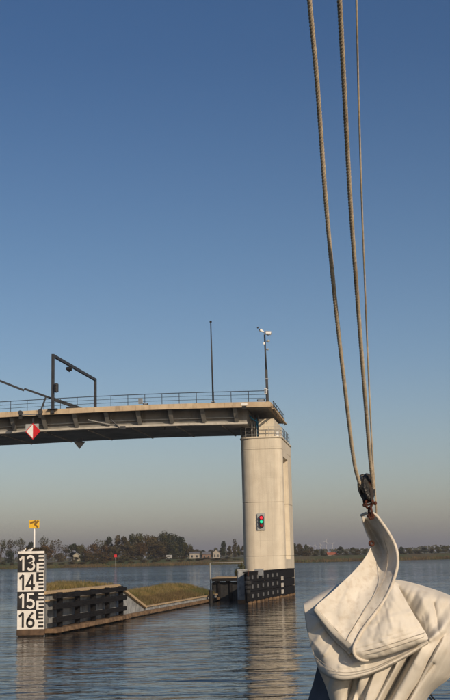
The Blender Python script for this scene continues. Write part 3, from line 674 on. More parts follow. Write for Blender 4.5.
# yellow marker on its pole
pb = at(34, 547, GY + .6); pt = at(34.3, 529, GY + .6)
t = thing('yellow_marker', (pb.x, pb.y, gtop - .12), 'small yellow square marker with dark cross strokes on a white pole above the gauge', 'marker sign')
build('pole', MB().tube([(pt.x, pt.y, gtop - .12), (pt.x, pt.y, pt.z + .2)], .05, 8), M['white'], t)
c = at(34.2, 524.2, GY + .5); w2 = .28; h2 = .22
yb = build('board', MB().box(c - gx * w2 - Z * h2, gx * w2 * 2, gb * .05, Z * h2 * 2), M['yellow'], t, bevel=.01)
M['ochre'] = mat('ochre_brown_print', (0.20, 0.11, 0.02), None, 3, .5)
def stroke(a, b, w, m, nm='stroke'):
    a, b = Vector(a), Vector(b); d = (b - a).normalized(); n_ = d.cross(gb).normalized() * w
    return build(nm, MB().box(a - n_ / 2, b - a, n_, gb * -.012), m, t)
stroke(c + gx * .02 - gb * .002 - Z * .02, c + gx * w2 * .85 + Z * h2 * .85 - gb * .002, .11, M['ochre'])
stroke(c - gx * w2 * .8 + Z * h2 * .2 - gb * .004, c + gx * .1 + Z * h2 * .8 - gb * .004, .10, M['ochre'])
stroke(c + gx * .02 - gb * .006, c + gx * w2 * .75 - Z * h2 * .8 - gb * .006, .09, M['ochre'])
# two gulls
gullw = mat('gull_white_feathers', (0.72, 0.70, 0.68), (0.8, 0.78, 0.76), 8, .8); gullg = mat('gull_grey_wing', (0.22, 0.23, 0.25), (0.3, 0.31, 0.33), 8, .8)
legm = mat('gull_orange_leg', (0.5, 0.18, 0.04), None, 8, .6)
def gull(a, bdepth, facing, sc, label):
    p = gg(a, bdepth, gtop - .12); t = thing('gull', p, label, 'gull', None)
    f = gx * facing; body = MB()
    pts = [(-.30, .26), (-.22, .245), (-.12, .24), (0, .25), (.10, .275), (.15, .33), (.175, .385), (.205, .41), (.235, .40)]
    rr = [.012, .05, .095, .115, .095, .055, .055, .055, .025]
    body.tube([p + f * (x * sc) + Z * (z * sc) for x, z in pts], [r * sc for r in rr], 12)
    build('body', body, gullw, t, smooth=True)
    build('beak', MB().tube([p + f * .235 * sc + Z * .40 * sc, p + f * .29 * sc + Z * .385 * sc], [.013 * sc, .004 * sc], 6), M['yellow'], t)
    for sgn in (-1, 1):
        w_ = MB(); w_.tube([p + f * (x * sc) + Z * (z * sc) + gb * (sgn * .075 * sc) for x, z in ((.08, .29), (0, .285), (-.15, .27), (-.36, .255))], [.02 * sc, .05 * sc, .04 * sc, .006 * sc], 8)
        build('wing', w_, gullg, t, smooth=True)
        build('leg', MB().tube([p + gb * (sgn * .03 * sc) + f * .0, p + gb * (sgn * .03 * sc) + Z * .19 * sc], .009 * sc, 6), legm, t)
gull(gw * .20, .05, 1, .62, 'white gull on the left end of the gauge top, farther from the marker pole')
gull(gw * .45, .05, 1, .68, 'white gull facing right beside the yellow marker pole')

# ---- low jetty between embankment and pier
JW, JL = frame(100.0)
j0 = gp(S3 - .5, .2, 0); j1 = onwater(247, 597.0)
jt = thing('jetty', gp(S3, 0, 0), 'dark low jetty deck joining the embankment to the bridge pier', 'jetty')
jx = Vector((5.2, -.3, 0)).normalized(); jy = Vector((-jx.y, jx.x, 0)); J = gp(S3 - .9, .3, 0)
def jbox(a0, a1, b0, b1, z0, z1): return MB().box(J + jx * a0 + jy * b0 + Z * z0, jx * (a1 - a0), jy * (b1 - b0), Z * (z1 - z0))
for k in range(11): build('deck_plank', jbox(-.2, 4.6, .0 + k * .8, .78 + k * .8, 1.92, 2.06), M['coping'], jt, bevel=.01)
build('edge_beam', jbox(-.2, 4.2, -.12, .0, 1.72, 2.0), M['timber'], jt)
for k in range(5): build('cross_beam', jbox(.1 + k, .32 + k, .01, 8.6, 1.62, 1.90), M['timber'], jt)
for k in range(4): build('pile', MB().tube([J + jx * (.4 + k * 1.1) + jy * .4 - Z, J + jx * (.4 + k * 1.1) + jy * .4 + Z * 1.62], .16, 10), M['timber'], jt)
for k in range(7): build('back_board', jbox(-.2, 4.6, 8.6, 8.72, .02 + k * .25 - .3, .25 + k * .25 - .3), M['timber'], jt)
for k in range(9): build('shade_board', jbox(-.2 + k * .53, .32 + k * .53, .50, .60, -.5, 1.615), M['black'], jt)  # black boards put in for the deep shade under the deck
build('side_board', jbox(-.22, -.1, 0, 8.6, -.5, 1.6), M['timber'], jt)
sb = at(240.5, 571, 112); tm_, cm_ = proto('bush', 1)
t = thing('shrub', (sb.x, 112, 1.2), 'small olive shrub growing behind the pale pile left of the pier', 'shrub'); t.scale = (.12, .12, .20)
cm2 = cm_.copy(); cm2.materials.clear(); cm2.materials.append(LM['olive'])
for nm, me in (('trunk', tm_), ('crown', cm2)):
    o = bpy.data.objects.new(nm, me); COL.objects.link(o); o.parent = t
# white goal-shaped barrier
wp = at(210.5, 581, 106); wt = at(210.0, 563, 106); we = at(243, 561.6, 106)
t = thing('white_barrier', (wp.x, wp.y, wp.z), 'thin white pipe barrier with a single top rail at the end of the embankment', 'barrier')
build('post', MB().tube([(wt.x, 106, emb_z(40, 2) - .2), (wt.x, 106, wt.z)], .05, 8), M['offwhite'], t)
build('top_rail', MB().tube([(wt.x, 106, wt.z), (we.x, 106.5, we.z - .05)], .026, 8), M['offwhite'], t)
build('post', MB().tube([(we.x, 106.5, 1.9), (we.x, 106.5, we.z - .05)], .03, 8), M['galv'], t)

K = 1.124                      # pier and bridge stand this much farther off than the first estimate
def atb(x, y, Y): return at(x, y, Y * K)
# ------------------------------------------------------------------ bridge pier
PV, PU = frame(8.0)          # back, left
pcr = atb(283, 500, 101.0)
P0 = Vector((pcr.x, pcr.y, 0))
def pp(u, v, z): return P0 + PU * (u * K) + PV * (v * K) + Z * z
PW = 3.78; PT = atb(283, 437.5, 101).z
zj = [PT, atb(262, 448, 100).z, atb(262, 501.8, 100).z, atb(262, 556.5, 100).z, -1.5]
pier = thing('bridge_pier', pp(PW / 2, 3, 0), 'tall pale concrete bridge pier with rounded nose standing in the water', 'pier')
def rounded(u0, u1, v0, v1, rl, rr, n=10):
    """plan ring, rounded at the two near (v0) corners: rl left, rr right"""
    out = []
    for k in range(n + 1):
        a = math.pi / 2 * k / n; out.append((u0 + rr - rr * math.cos(a), v0 + rr - rr * math.sin(a)))
    for k in range(n + 1):
        a = math.pi / 2 * k / n; out.append((u1 - rl + rl * math.sin(a), v0 + rl - rl * math.cos(a)))
    out += [(u1, v1), (u0, v1)]
    return [(pp(u, v, 0).x, pp(u, v, 0).y) for u, v in out]
def rect(u0, u1, v0, v1): return [(pp(u, v, 0).x, pp(u, v, 0).y) for u, v in ((u0, v0), (u1, v0), (u1, v1), (u0, v1))]
PL = 9.8; NI = (1.3, 6.0)     # pier length, niche from..to along the right face
for i in range(4):
    z1, z0 = zj[i], zj[i + 1]
    build('nose_lift', MB().prism(rounded(0, PW, 0, NI[0], 1.29, .75, 16), z0 + .008, z1 - .008, .04), M['concrete'], pier)
    if i > 0: build('core_lift', MB().prism(rect(.75, PW, NI[0] + .002, NI[1] - .002), z0 + .008, z1 - .008, .035), M['concrete'], pier)
    build('rear_lift', MB().prism(rect(.0, PW, NI[1], PL), z0 + .008, z1 - .008, .04), M['concrete'], pier)
build('niche_lintel', MB().prism(rect(.01, PW, NI[0] + .003, NI[1] - .003), zj[1] - .65, zj[0] - .01), M['concrete'], pier)
build('niche_sill', MB().prism(rect(.005, .745, NI[0] + .003, NI[1] - .003), -1.4, zj[3] - .35), M['concrete'], pier)
# platform slab and bearing wall
build('head_slab', MB().prism(rounded(-.08, PW + .08, -.08, PL + .1, 1.35, .8, 16), PT + .003, PT + .16, .02), M['concrete'], pier)
bz = atb(262, 410, 97).z - .25
build('bearing_wall', MB().prism(rect(.65, 2.05, .45, PL - 1), PT + .162, bz), M['concrete'], pier)
build('bearing_wall', MB().prism(rect(2.12, PW - .1, 1.9, PL - 1), PT + .162, bz - .5), M['concrete'], pier)
# services: pipes and cabinets beside the bearing wall
sv = thing('service_pipes', pp(2.9, .8, PT + .16), 'dark cabinet with grey pipes and blue hoses on top of the pier under the deck', 'pipework')
build('cabinet', MB().box(pp(3.7, .9, PT + .165), -PU * .9, PV * .7, Z * 1.9), M['darksteel'], sv, bevel=.03)
for k, (u, z1, mm, r) in enumerate(((2.65, 2.4, 'galv', .07), (2.45, 2.6, 'galv', .05), (2.2, 2.1, 'blue', .07), (2.05, 2.5, 'galv', .04), (2.72, 1.9, 'flange', .06))):
    build('pipe', MB().tube([pp(u, .75, PT + .17), pp(u, .72, PT + z1 * .6), pp(u + .06, .70, PT + z1)], r, 8), M[mm], sv, smooth=True)
build('blue_hose', MB().tube([pp(2.9, .6, PT + 2.5), pp(2.7, .55, PT + 2.15), pp(2.4, .55, PT + 1.9), pp(2.15, .6, PT + 1.8), pp(2.05, .62, PT + 1.3)], .075, 8), M['blue'], sv, smooth=True)
# railing on the pier head
rl = thing('pier_railing', pp(1, 0, PT + .16), 'thin pale handrail around the top of the pier', 'railing')
ring = [pp(3.7, .75, 0), pp(3.2, .1, 0), pp(2.2, .02, 0), pp(1.1, .02, 0), pp(.1, .05, 0), pp(.0, .9, 0)] + [pp(.0, .9 + 1.5 * k, 0) for k in range(1, 6)]
for q in ring: build('post', MB().tube([q + Z * (PT + .16), q + Z * (PT + 1.16)], .028, 6), M['flange'] if q.y < 115 else M['darksteel'], rl)
for zz in (.42, .78, 1.16): build('rail', MB().tube([q + Z * (PT + zz) for q in ring], .024, 6), M['flange'] if zz > .9 else M['galv'], rl)
wbx = atb(277.5, 434, 101.2)
t = thing('white_box', wbx, 'small white box fixed to the right corner of the pier railing', 'box')
build('case', MB().box(wbx - PU * -.12 - Z * .25, PU * -.26, PV * .2, Z * .5), M['white'], t, bevel=.02)
build('lid', MB().box(wbx - PU * -.14 + Z * .252, PU * -.30, PV * .24, Z * .05), M['plategrey'], t)

# traffic signal on the pier
sc_ = atb(261.4, 521.6, P0.y + 0); face_v = 0
sg = atb(261.4, 521.6, 100.9); u_s = (sg - P0).dot(PU) / K; zs = sg.z
def sp_(u, z, v=0): return pp(u_s + u, -v, zs + z)
t = thing('traffic_signal', sp_(0, 0, .2), 'three-lamp signal showing red and green on a grey plate on the pier', 'traffic light')
build('back_plate', MB().box(sp_(.40, -.82, .12), -PU * .80, -PV * .04, Z * 1.64), M['plategrey'], t, bevel=.01)
build('bracket', MB().box(sp_(.1, -.3, .0), -PU * .2, -PV * .12, Z * .6), M['darksteel'], t)
hb = MB()
ringp = []
for k in range(16):
    a = 2 * math.pi * k / 16; ringp.append((math.cos(a) * .21, math.sin(a) * .21 + (.40 if math.sin(a) >= 0 else -.40)))
hb.poly([sp_(x, z, .165) for x, z in ringp] + [sp_(x, z, .36) for x, z in ringp], [tuple(range(16)), tuple(reversed(range(16, 32)))] + [(i, i + 16, (i + 1) % 16 + 16, (i + 1) % 16) for i in range(16)])
build('housing', hb, M['black'], t)
for z, mm, lb in ((.38, 'redlamp', 'lit red lamp'), (.0, 'greenlamp', 'lit green lamp'), (-.38, 'reddim', 'unlit red lamp')):
    build('lamp', MB().tube([sp_(0, z, .362), sp_(0, z, .40), sp_(0, z, .42)], [.155, .15, .09], 16), M[mm], t, label=lb)
    vz = MB(); nvz = 8; pts = []
    for k in range(nvz + 1):
        a = math.pi * (k / nvz); pts.append((math.cos(a) * .18, math.sin(a) * .18 + z))
    vz.poly([sp_(x, zz, .362) for x, zz in pts] + [sp_(x, zz, .50) for x, zz in pts], [(i, i + 1, i + nvz + 2, i + nvz + 1) for i in range(nvz)])
    o = build('visor', vz, M['black'], t); so = o.modifiers.new('solid', 'SOLIDIFY'); so.thickness = .015

# fender around the pier
fA = onwater(250, 604); fB = Vector((6.50, 116.3, 0)); fA.z = 0
fd = (fB - fA).normalized(); fl = (fB - fA).length; fn_ = Vector((-fd.y, fd.x, 0))   # left/back
FT = at(251, 573.0, fA.y).z
def fbox(a0, a1, b0, b1, z0, z1): return MB().box(fA + fd * a0 + fn_ * b0 + Z * z0, fd * (a1 - a0), fn_ * (b1 - b0), Z * (z1 - z0))
t = thing('pier_fender', fA, 'black timber fender with three beam rows protecting the channel side of the pier', 'fender')
rows = 3; rh = (FT - .20) / rows
for i in range(rows):
    z0 = .20 + rh * i
    for k in range(3):
        a = fl * k / 3; b_ = fl * (k + 1) / 3
        build('beam', fbox(a + .01, b_ - .01, 0, .25, z0 + .004, z0 + rh - .03), M['timber'], t, bevel=.02)
npst = 13
studm = mat('grey_fixing_plates', (0.13, 0.13, 0.13), (0.2, 0.2, 0.2), 5, .5, .4)
for k in range(npst):
    a = .25 + (fl - .6) * k / (npst - 1)
    build('post', fbox(a, a + .26, .26, .5, -1, FT - .03), M['timber'], t)
    build('pile_foot', fbox(a + .0, a + .30, -.06, .22, -1, .19), M['wet'], t, bevel=.02)
st0 = build('fixing_plate', fbox(.9, 1.30, -.05, -.002, .20 + rh * .32, .20 + rh * .72), studm, t)
for k in range(6):
    for i in range(3):
        if k == 0 and i == 0: continue
        copy_part(st0, t, fd * (2.05 * k) + Z * (rh * i))
wx_ = None
for i, yy in enumerate((578.3, 585.2, 591.8)):
    best = min(range(400), key=lambda q: abs((lambda P: 225 + F * ((P - EYE).dot(RT)) / ((P - EYE).dot(FW)))(fA + fd * (fl * q / 400) + Z * 1.5) - 281.5)); a = fl * best / 400
    zz = at(281.5, yy, (fA + fd * a).y).z
    build('white_plate', fbox(a - .16, a + .75, -.045, -.003, zz - .19, zz + .19), M['flange'], t, label='white square plate')
build('top_cap', fbox(-.02, fl, -.02, .56, FT - .02, FT + .09), M['timber'], t, bevel=.01)
# round rubber fender at the near left end
M['rubber'] = mat('old_black_rubber', (0.018, 0.018, 0.019), (0.04, 0.04, 0.042), 6, .8, bump=.3, spec=.15)
c = at(248.0, 585, 96.4)
t = thing('rubber_fender', c, 'stack of dark worn rubber rolls hung at the near left corner of the pier fender', 'rubber fender')
for k, (z_, r_) in enumerate(((.52, .20), (.16, .30), (-.22, .28), (-.56, .20))):
    build('roll', MB().tube([c + Z * (z_ - .17), c + Z * (z_ - .13), c + Z * (z_ + .13), c + Z * (z_ + .17)], [r_ * .7, r_, r_, r_ * .7], 14), M['rubber'], t, smooth=True)
build('chain', MB().tube([c + Z * .6, c + Z * 1.15 + Vector((.1, .3, 0))], .03, 6), M['rust'], t)
# pale pile left of the fender
pa = onwater(243, 603.2); pa.z = 0; zt = at(243, 570.5, pa.y).z
t = thing('mooring_pile', pa, 'pale grey square pile with rusty waterline left of the pier fender', 'pile')
build('shaft', MB().box(pa + Vector((-.40, 0, .28)), (.80, .05, 0), (-.05, .8, 0), Z * (zt - .28)), M['wallgrey'], t, bevel=.04)
build('foot', MB().box(pa + Vector((-.42, -.02, -1)), (.84, .05, 0), (-.05, .84, 0), Z * 1.275), M['wet'], t, bevel=.02)
build('cap', MB().box(pa + Vector((-.43, -.03, zt + .002)), (.86, .05, 0), (-.05, .86, 0), Z * .07), M['galv'], t)
# grey bin on the fender cap
c = at(258.8, 572.2, 100.2)
t = thing('deck_locker', c, 'small grey locker standing on the fender at the foot of the pier', 'locker')
build('case', MB().box(c + PU * .38 + Z * -.32, -PU * .76, PV * .4, Z * .55), M['galv'], t, bevel=.03)
build('lid', MB().box(c + PU * .41 + Z * .232, -PU * .82, PV * .45, Z * .06), M['flange'], t, bevel=.01)

# ------------------------------------------------------------------ bridge deck
B0 = atb(270, 401.5, 98.0); BZ = B0.z; B0 = Vector((B0.x, B0.y, 0))
def crest(s): return 0.16 * math.sin(min(1, max(0, s / 26)) * math.pi) - 0.004 * max(0, s - 26)
def bp(s, t, z): return B0 + PU * (s * K) + PV * (t * K) + Z * (BZ + (z + crest(s)) * K)
def bbox(s0, s1, t0, t1, z0, z1, nseg=1):
    """prism along the bridge following its crest"""
    mb = MB(); n = max(1, nseg)
    for i in range(n + 1):
        s = s0 + (s1 - s0) * i / n
        mb.v += [bp(s, t0, z0), bp(s, t1, z0), bp(s, t1, z1), bp(s, t0, z1)]
    for i in range(n):
        a = i * 4
        for k in range(4): mb.f.append((a + k, a + (k + 1) % 4, a + 4 + (k + 1) % 4, a + 4 + k))
    mb.f += [(3, 2, 1, 0), (n * 4, n * 4 + 1, n * 4 + 2, n * 4 + 3)]
    return mb
br = thing('road_bridge', bp(8, 5, -1), 'road bridge deck with tan concrete edge and grey steel girder ending on the pier', 'bridge')
BL = 62; DWD = 13.4
seg = [0, 4.0, 8.0, 12, 16, 20, 24, 28, 34, 42, 52, BL]
for a, b_ in zip(seg, seg[1:]):
    build('edge_panel', bbox(a + .006, b_ - .006, 0, .32, -.46, .0, 3), M['fascia'], br)
for a, b_ in zip(seg, seg[1:]): build('far_edge_panel', bbox(a + .006, b_ - .006, DWD - .32, DWD, -.46, .0, 3), M['fascia'], br)
build('deck_slab', bbox(.02, BL, .323, DWD - .323, -.36, -.10, 24), M['girder'], br)
build('end_beam', bbox(-.02, .30, .325, DWD - .325, -.45, -.365), M['fascia'], br)
build('end_lip', bbox(-.05, .015, .325, DWD - .325, -.36, -.01), M['fascia'], br)
asph = mat('asphalt', (0.045, 0.045, 0.047), (0.065, 0.065, 0.066), 3, .9)
build('road_surface', bbox(.03, BL, .33, DWD - .33, -.098, -.05, 24), asph, br)
T0, T1, GB = 1.75, 11.3, -1.72     # girder near/far web and bottom level
build('box_girder', bbox(2.3, BL, T0, T1, GB, -.363, 24), M['girder'], br)
fls = [2.25, 7.5, 13, 18.5, 24, 30, 40, 51, BL]
for a, b_ in zip(fls, fls[1:]): build('bottom_flange', bbox(a, b_ - .01, T0 - .14, T0 - .003, GB - .02, GB + .16, 4), M['flange'], br)
build('soffit_plate', bbox(2.35, BL, T0 - .05, T1 + .05, GB - .06, GB - .022, 24), M['soffit'], br)
# cantilever brackets: positions read off the photograph
bx = [3.1 + 2.92 * k for k in range(20)]
for s in bx:
    mb = MB(); q = [(.33, -.365), (T0 - .004, -.365), (T0 - .004, GB + .20), (T0 - .25, GB + .22), (.33, -.43)]
    for ss in (s, s + .14): mb.v += [bp(ss, t_, z) for t_, z in q]
    mb.f += [(4, 3, 2, 1, 0), (5, 6, 7, 8, 9)] + [(i, (i + 1) % 5, (i + 1) % 5 + 5, i + 5) for i in range(5)]
    build('bracket', mb, M['bracket'], br)
    fm = MB(); fm.box(bp(s - .12, .33, -.445), PU * .42, PV * ((T0 - .59) * K) + Z * ((GB + .21 + .44) * K), Z * -.035)
    build('bracket_flange', fm, M['bracket'], br)
for a, b_ in zip(bx, bx[1:]):
    build('stiffener', bbox(a + .15, b_ - .05, T0 - .30, T0 - .004, GB + .52, GB + .60), M['flange'], br)
# transverse ribs under the soffit, drain, inspection rail
for k in range(14): build('soffit_rib', bbox(4.5 + 4.1 * k, 4.62 + 4.1 * k, T0 + .3, T1 - .3, GB - .16, GB - .062), M['soffit'], br)
for s in (9.8, 20.6): build('drain', MB().tube([bp(s, T0 + .5, GB - .06), bp(s, T0 + .5, GB - .32)], .10, 8), M['black'], br)
a_, b_ = atb(88, 420, 99.2), atb(123, 427.5, 99.2)
build('diagonal_strut', MB().tube([a_, b_], .07, 8), M['bracket'], br)
build('strut_foot', MB().box(b_ - Vector((.25, .12, .12)), (.5, 0, 0), (0, .24, 0), Z * .26), M['darksteel'], br)
a_, b_ = atb(111, 419.5, 99.0), atb(120, 428.5, 99.0)
build('diagonal_strut', MB().tube([a_, b_], .07, 8), M['darksteel'], br)
# white plate on the edge near the pier
c = bp(2.55, -.04, -.30)
t = thing('edge_plate', c, 'small white plate with dark foot fixed to the deck edge near the pier', 'plate')
build('plate', MB().box(c + Z * -.02, -PU * .62, PV * .035, Z * .26), M['white'], t, bevel=.01)
build('bracket', MB().box(c + PU * -.1 + Z * -.36, -PU * .42, PV * .035, Z * .30), M['black'], t)
# bridge railing
rl = thing('bridge_railing', bp(0, .2, 0), 'slender dark railing with three rails along the near edge of the bridge', 'railing')
ps = [.35 + 1.55 * k for k in range(int(BL / 1.55))]
for s in ps: build('post', MB().tube([bp(s, .2, .0), bp(s, .2, .98)], .032, 6), M['darksteel'], rl)
for z, r in ((.98, .036), (.66, .02), (.34, .02)): build('rail', MB().tube([bp(s, .2, z) for s in ps], r, 6), M['darksteel'], rl)
rl = thing('far_bridge_railing', bp(0, DWD - .2, 0), 'railing along the far edge of the bridge seen through the near one', 'railing')
for s in ps: build('post', MB().tube([bp(s, DWD - .2, .0), bp(s, DWD - .2, .98)], .03, 6), M['galv'], rl)
for z, r in ((.98, .034), (.66, .018), (.34, .018)): build('rail', MB().tube([bp(s, DWD - .2, z) for s in ps], r, 6), M['galv'], rl)
# side railing hanging at the bridge end
rl = thing('end_railing', bp(-.05, 3, 0), 'rusty-edged walkway rail along the open end of the bridge above the pier', 'railing')
for k in range(8): build('post', MB().tube([bp(-.18, .9 + 1.5 * k, -.9), bp(-.18, .9 + 1.5 * k, .15)], .03, 6), M['darksteel'], rl)
build('walkway', bbox(-.32, -.055, .5, 12.8, -.62, -.54), M['fascia'], rl)
for z in (-.2, .15): build('rail', MB().tube([bp(-.18, .9, z), bp(-.18, 11.4, z)], .03, 6), M['darksteel'], rl)
# small box and junction boxes on railing
def rail_box(px, py, w, h, mm, label, name='junction_box'):
    c = atb(px, py, B0.y / K + .1 + (270 - px) * .012); t = thing(name, c, label, 'box')
    build('case', MB().box(c + PU * w / 2 - Z * h / 2 - PV * .1, -PU * w, PV * .22, Z * h), M[mm], t, bevel=.02)
    build('door', MB().box(c + PU * w * .38 - Z * h * .4 - PV * .115, -PU * w * .76, PV * .013, Z * h * .8), M['galv'], t)
rail_box(140.5, 401.2, .42, .55, 'plategrey', 'pale junction box on the bridge railing right of the portal frame')
rail_box(145.5, 404.0, .5, .16, 'black', 'small black box low on the railing beside the pale junction box')
rail_box(261, 400.3, .75, .18, 'black', 'flat black box on the deck at the foot of the camera mast')
rail_box(265.6, 391.2, .24, .55, 'white', 'small white box strapped to the camera mast above the railing')

# sign: red and white diamond
Yd = B0.y - .14 + 19.6 * .139
c = atb(33, 431.4, 98.0 + 19.3 * .139 - .25)
t = thing('navigation_sign', c, 'half white half red diamond sign on a grey plate at the deck edge', 'sign')
def dq(a, z, v=0): return c + PU * (a * K) + Z * (z * K) - PV * v
build('plate', MB().box(dq(.70, -.02, -.04), -PU * 1.36, PV * .04, Z * .78), M['plategrey'], t)
build('hanger', MB().box(dq(.10, .76, -.04), -PU * .2, PV * .05, Z * .5), M['darksteel'], t)
def diam(r1, r2, v0, v1, half=0):
    pts = {0: [(r1, 0), (0, r2), (-r1, 0), (0, -r2)], 1: [(r1, 0), (0, r2), (0, -r2)], -1: [(-r1, 0), (0, -r2), (0, r2)]}[half]
    n = len(pts); mb = MB(); mb.poly([dq(a, z, v0) for a, z in pts] + [dq(a, z, v1) for a, z in pts], [tuple(range(n)), tuple(reversed(range(n, 2 * n)))] + [(i, i + n, (i + 1) % n + n, (i + 1) % n) for i in range(n)])
    return mb
build('red_border', diam(.70, .74, .005, .03), M['red'], t)
build('white_half', diam(.60, .64, .031, .038, 1), M['white'], t)
build('red_half', diam(.60, .64, .031, .038, -1), M['red'], t)
# triangular board below the girder
c = atb(79.5, 447, 104)
t = thing('triangle_board', c, 'dark downward-pointing triangular board hanging under the girder', 'board')
mb = MB(); q = [(-.62, .55), (.62, .55), (0, -.22)]
mb.poly([c + Vector((x, 0, z)) for x, z in q] + [c + Vector((x, .06, z)) for x, z in q], [(0, 2, 1)[::-1], (3, 4, 5), (0, 1, 4, 3), (1, 2, 5, 4), (2, 0, 3, 5)])
build('board', mb, M['black'], t)
build('hanger', MB().box(c + Vector((-.3, .0, .552)), (.6, 0, 0), (0, .06, 0), Z * .35), M['darksteel'], t)

# lamp post / lightning pole
def pole_on_deck(px, ybase, ptx, ptop, Y, r0, r1, name, label, cat):
    a = atb(px, ybase, Y); b_ = atb(ptx, ptop, Y); t = thing(name, a, label, cat)
    build('shaft', MB().tube([a - Z * .3, b_], [r0, r1], 10), M['darksteel'], t, smooth=True)
    return t, a, b_
t, a, b_ = pole_on_deck(213.2, 402, 210.7, 322, 101.5, .095, .06, 'light_pole', 'tall slender dark pole with a small cap standing on the bridge', 'pole')
build('cap', MB().tube([b_ - Z * .05, b_ + Z * .12], [.12, .11], 10), M['black'], t)
build('base_plate', MB().box(a + Vector((-.22, -.22, -.02)), (.44, 0, 0), (0, .44, 0), Z * .05), M['galv'], t)
# camera mast
Ym = 98.9
a = atb(267.6, 401, Ym); m1 = atb(266.2, 369.5, Ym); m2 = atb(264.6, 334.5, Ym)
t = thing('camera_mast', a, 'two-stage steel mast with white cameras on top at the end of the bridge', 'camera mast')
build('lower_shaft', MB().tube([a - Z * .3, m1], .18, 4), M['darksteel'], t)
build('upper_shaft', MB().tube([m1, m2], .085, 10), M['darksteel'], t, smooth=True)
for yy in (379, 390): q = atb(266.9, yy, Ym); build('clamp', MB().tube([q - Z * .05, q + Z * .05], .21, 4), M['galv'], t)
c = atb(266.5, 333.2, Ym - .1); d = Vector((.97, -.1, -.12)).normalized()
hs = build('camera', MB().tube([c - d * .10, c - d * .05, c + d * .44, c + d * .46], [.12, .165, .165, .10], 14), M['white'], t, smooth=False)
build('lens', MB().tube([c + d * .461, c + d * .49], .08, 10), M['black'], hs)
build('sunshield', MB().box(c - d * .1 + Vector((0, -.17, .17)), d * .62, Vector((0, .34, 0)), Z * .025), M['white'], hs)
c2 = atb(261.3, 330.6, Ym); d2 = Vector((-.78, -.1, .45)).normalized()
hs = build('spotlight', MB().tube([c2 - d2 * .26, c2, c2 + d2 * .16], [.08, .13, .15], 12), M['white'], t)
build('lens', MB().tube([c2 + d2 * .161, c2 + d2 * .22], .12, 12), M['black'], hs)
build('antenna', MB().tube([atb(258.3, 328.2, Ym), atb(257.5, 327.3, Ym)], .09, 8), M['black'], t)
build('cross_arm', MB().tube([atb(259, 329.5, Ym), atb(268.5, 335.5, Ym)], .035, 6), M['galv'], t)
for px, py, r in ((268.2, 341, .17), (267.6, 349.3, .12)):
    q = atb(px, py, Ym); build('bracket_arm', MB().tube([atb(265, py + 1, Ym), q], .03, 6), M['galv'], t)
    build('dome_light', MB().ball(q, r, 12, (1, 1, .9)), M['plategrey'], t, smooth=True)
q = atb(264.2, 343.5, Ym); build('sensor', MB().box(q - Vector((.08, .1, .1)), (.16, 0, 0), (0, .12, 0), Z * .22), M['white'], t)

# portal frame across the roadway
sN = 16.6
nb = atb(52.8, 409.5, 100.6); nt2 = atb(52.6, 355.5, 100.6)
s_near = (nb - B0).dot(PU) / K; far = bp(s_near, DWD - .3, 0)
hgt = nt2.z
t = thing('portal_frame', nb, 'dark steel portal frame spanning the bridge roadway', 'portal frame')
near = Vector((nb.x, nb.y, nb.z - .4)); n_top = Vector((nb.x, nb.y, hgt))
f_top = atb(95.3, 379.8, 114.6); f_bot = Vector((f_top.x, f_top.y, far.z - .3))
def sq(a, b_, w, nm, mm='darksteel', par=None):
    return build(nm, MB().tube([a, b_], w, 4), M[mm], par or t)
def beam4(a, b_, w, h, nm, mm='darksteel', par=None, upv=Z):
    d = (Vector(b_) - Vector(a)); s_ = d.cross(upv).normalized() * w; u_ = s_.cross(d).normalized() * h
    return build(nm, MB().box(Vector(a) - s_ / 2 - u_ / 2, d, s_, u_), M[mm], par or t, bevel=.01)
beam4(near, n_top + Z * .14, .27, .27, 'post', upv=PV)
beam4(f_bot, f_top + Z * .14, .27, .27, 'post', upv=PV)
beam4(n_top + (f_top - n_top).normalized() * .137, f_top - (f_top - n_top).normalized() * .137, .24, .30, 'crossbeam')
build('base_plate', MB().box(nb - PU * .5 - PV * .3 + Z * -.02, PU * 1.0, PV * .6, Z * .08), M['darksteel'], t)
k = n_top.lerp(f_top, .36)
sgn = build('signal_lamp', MB().box(k + Vector((-.25, -.1, -.62)), (.5, 0, 0), (0, .35, 0), Z * .42), M['black'], t, bevel=.05)
build('hanger', MB().box(k + Vector((-.05, 0, -.2)), (.1, 0, 0), (0, .1, 0), Z * .2), M['black'], t)
build('visor', MB().poly([k + Vector((-.34, -.1, -.25)), k + Vector((.34, -.1, -.2)), k + Vector((.34, -.45, -.5)), k + Vector((-.34, -.45, -.55)), k + Vector((0, -.1, -.8))], [(0, 1, 2, 3), (0, 3, 4), (1, 4, 2), (2, 4, 3), (0, 4, 1)]), M['black'], sgn)
k = atb(56.2, 388, 100.4)
hd = build('signal_head', MB().tube([k + Z * .46, k + Z * .40, k - Z * .40, k - Z * .46], [.12, .24, .24, .12], 12), M['darksteel'], t)
for dz in (.22, -.08, -.34): build('lens', MB().tube([k + Z * dz + Vector((-.05, -.235, 0)), k + Z * dz + Vector((-.06, -.27, 0))], .09, 10), M['black'], hd)
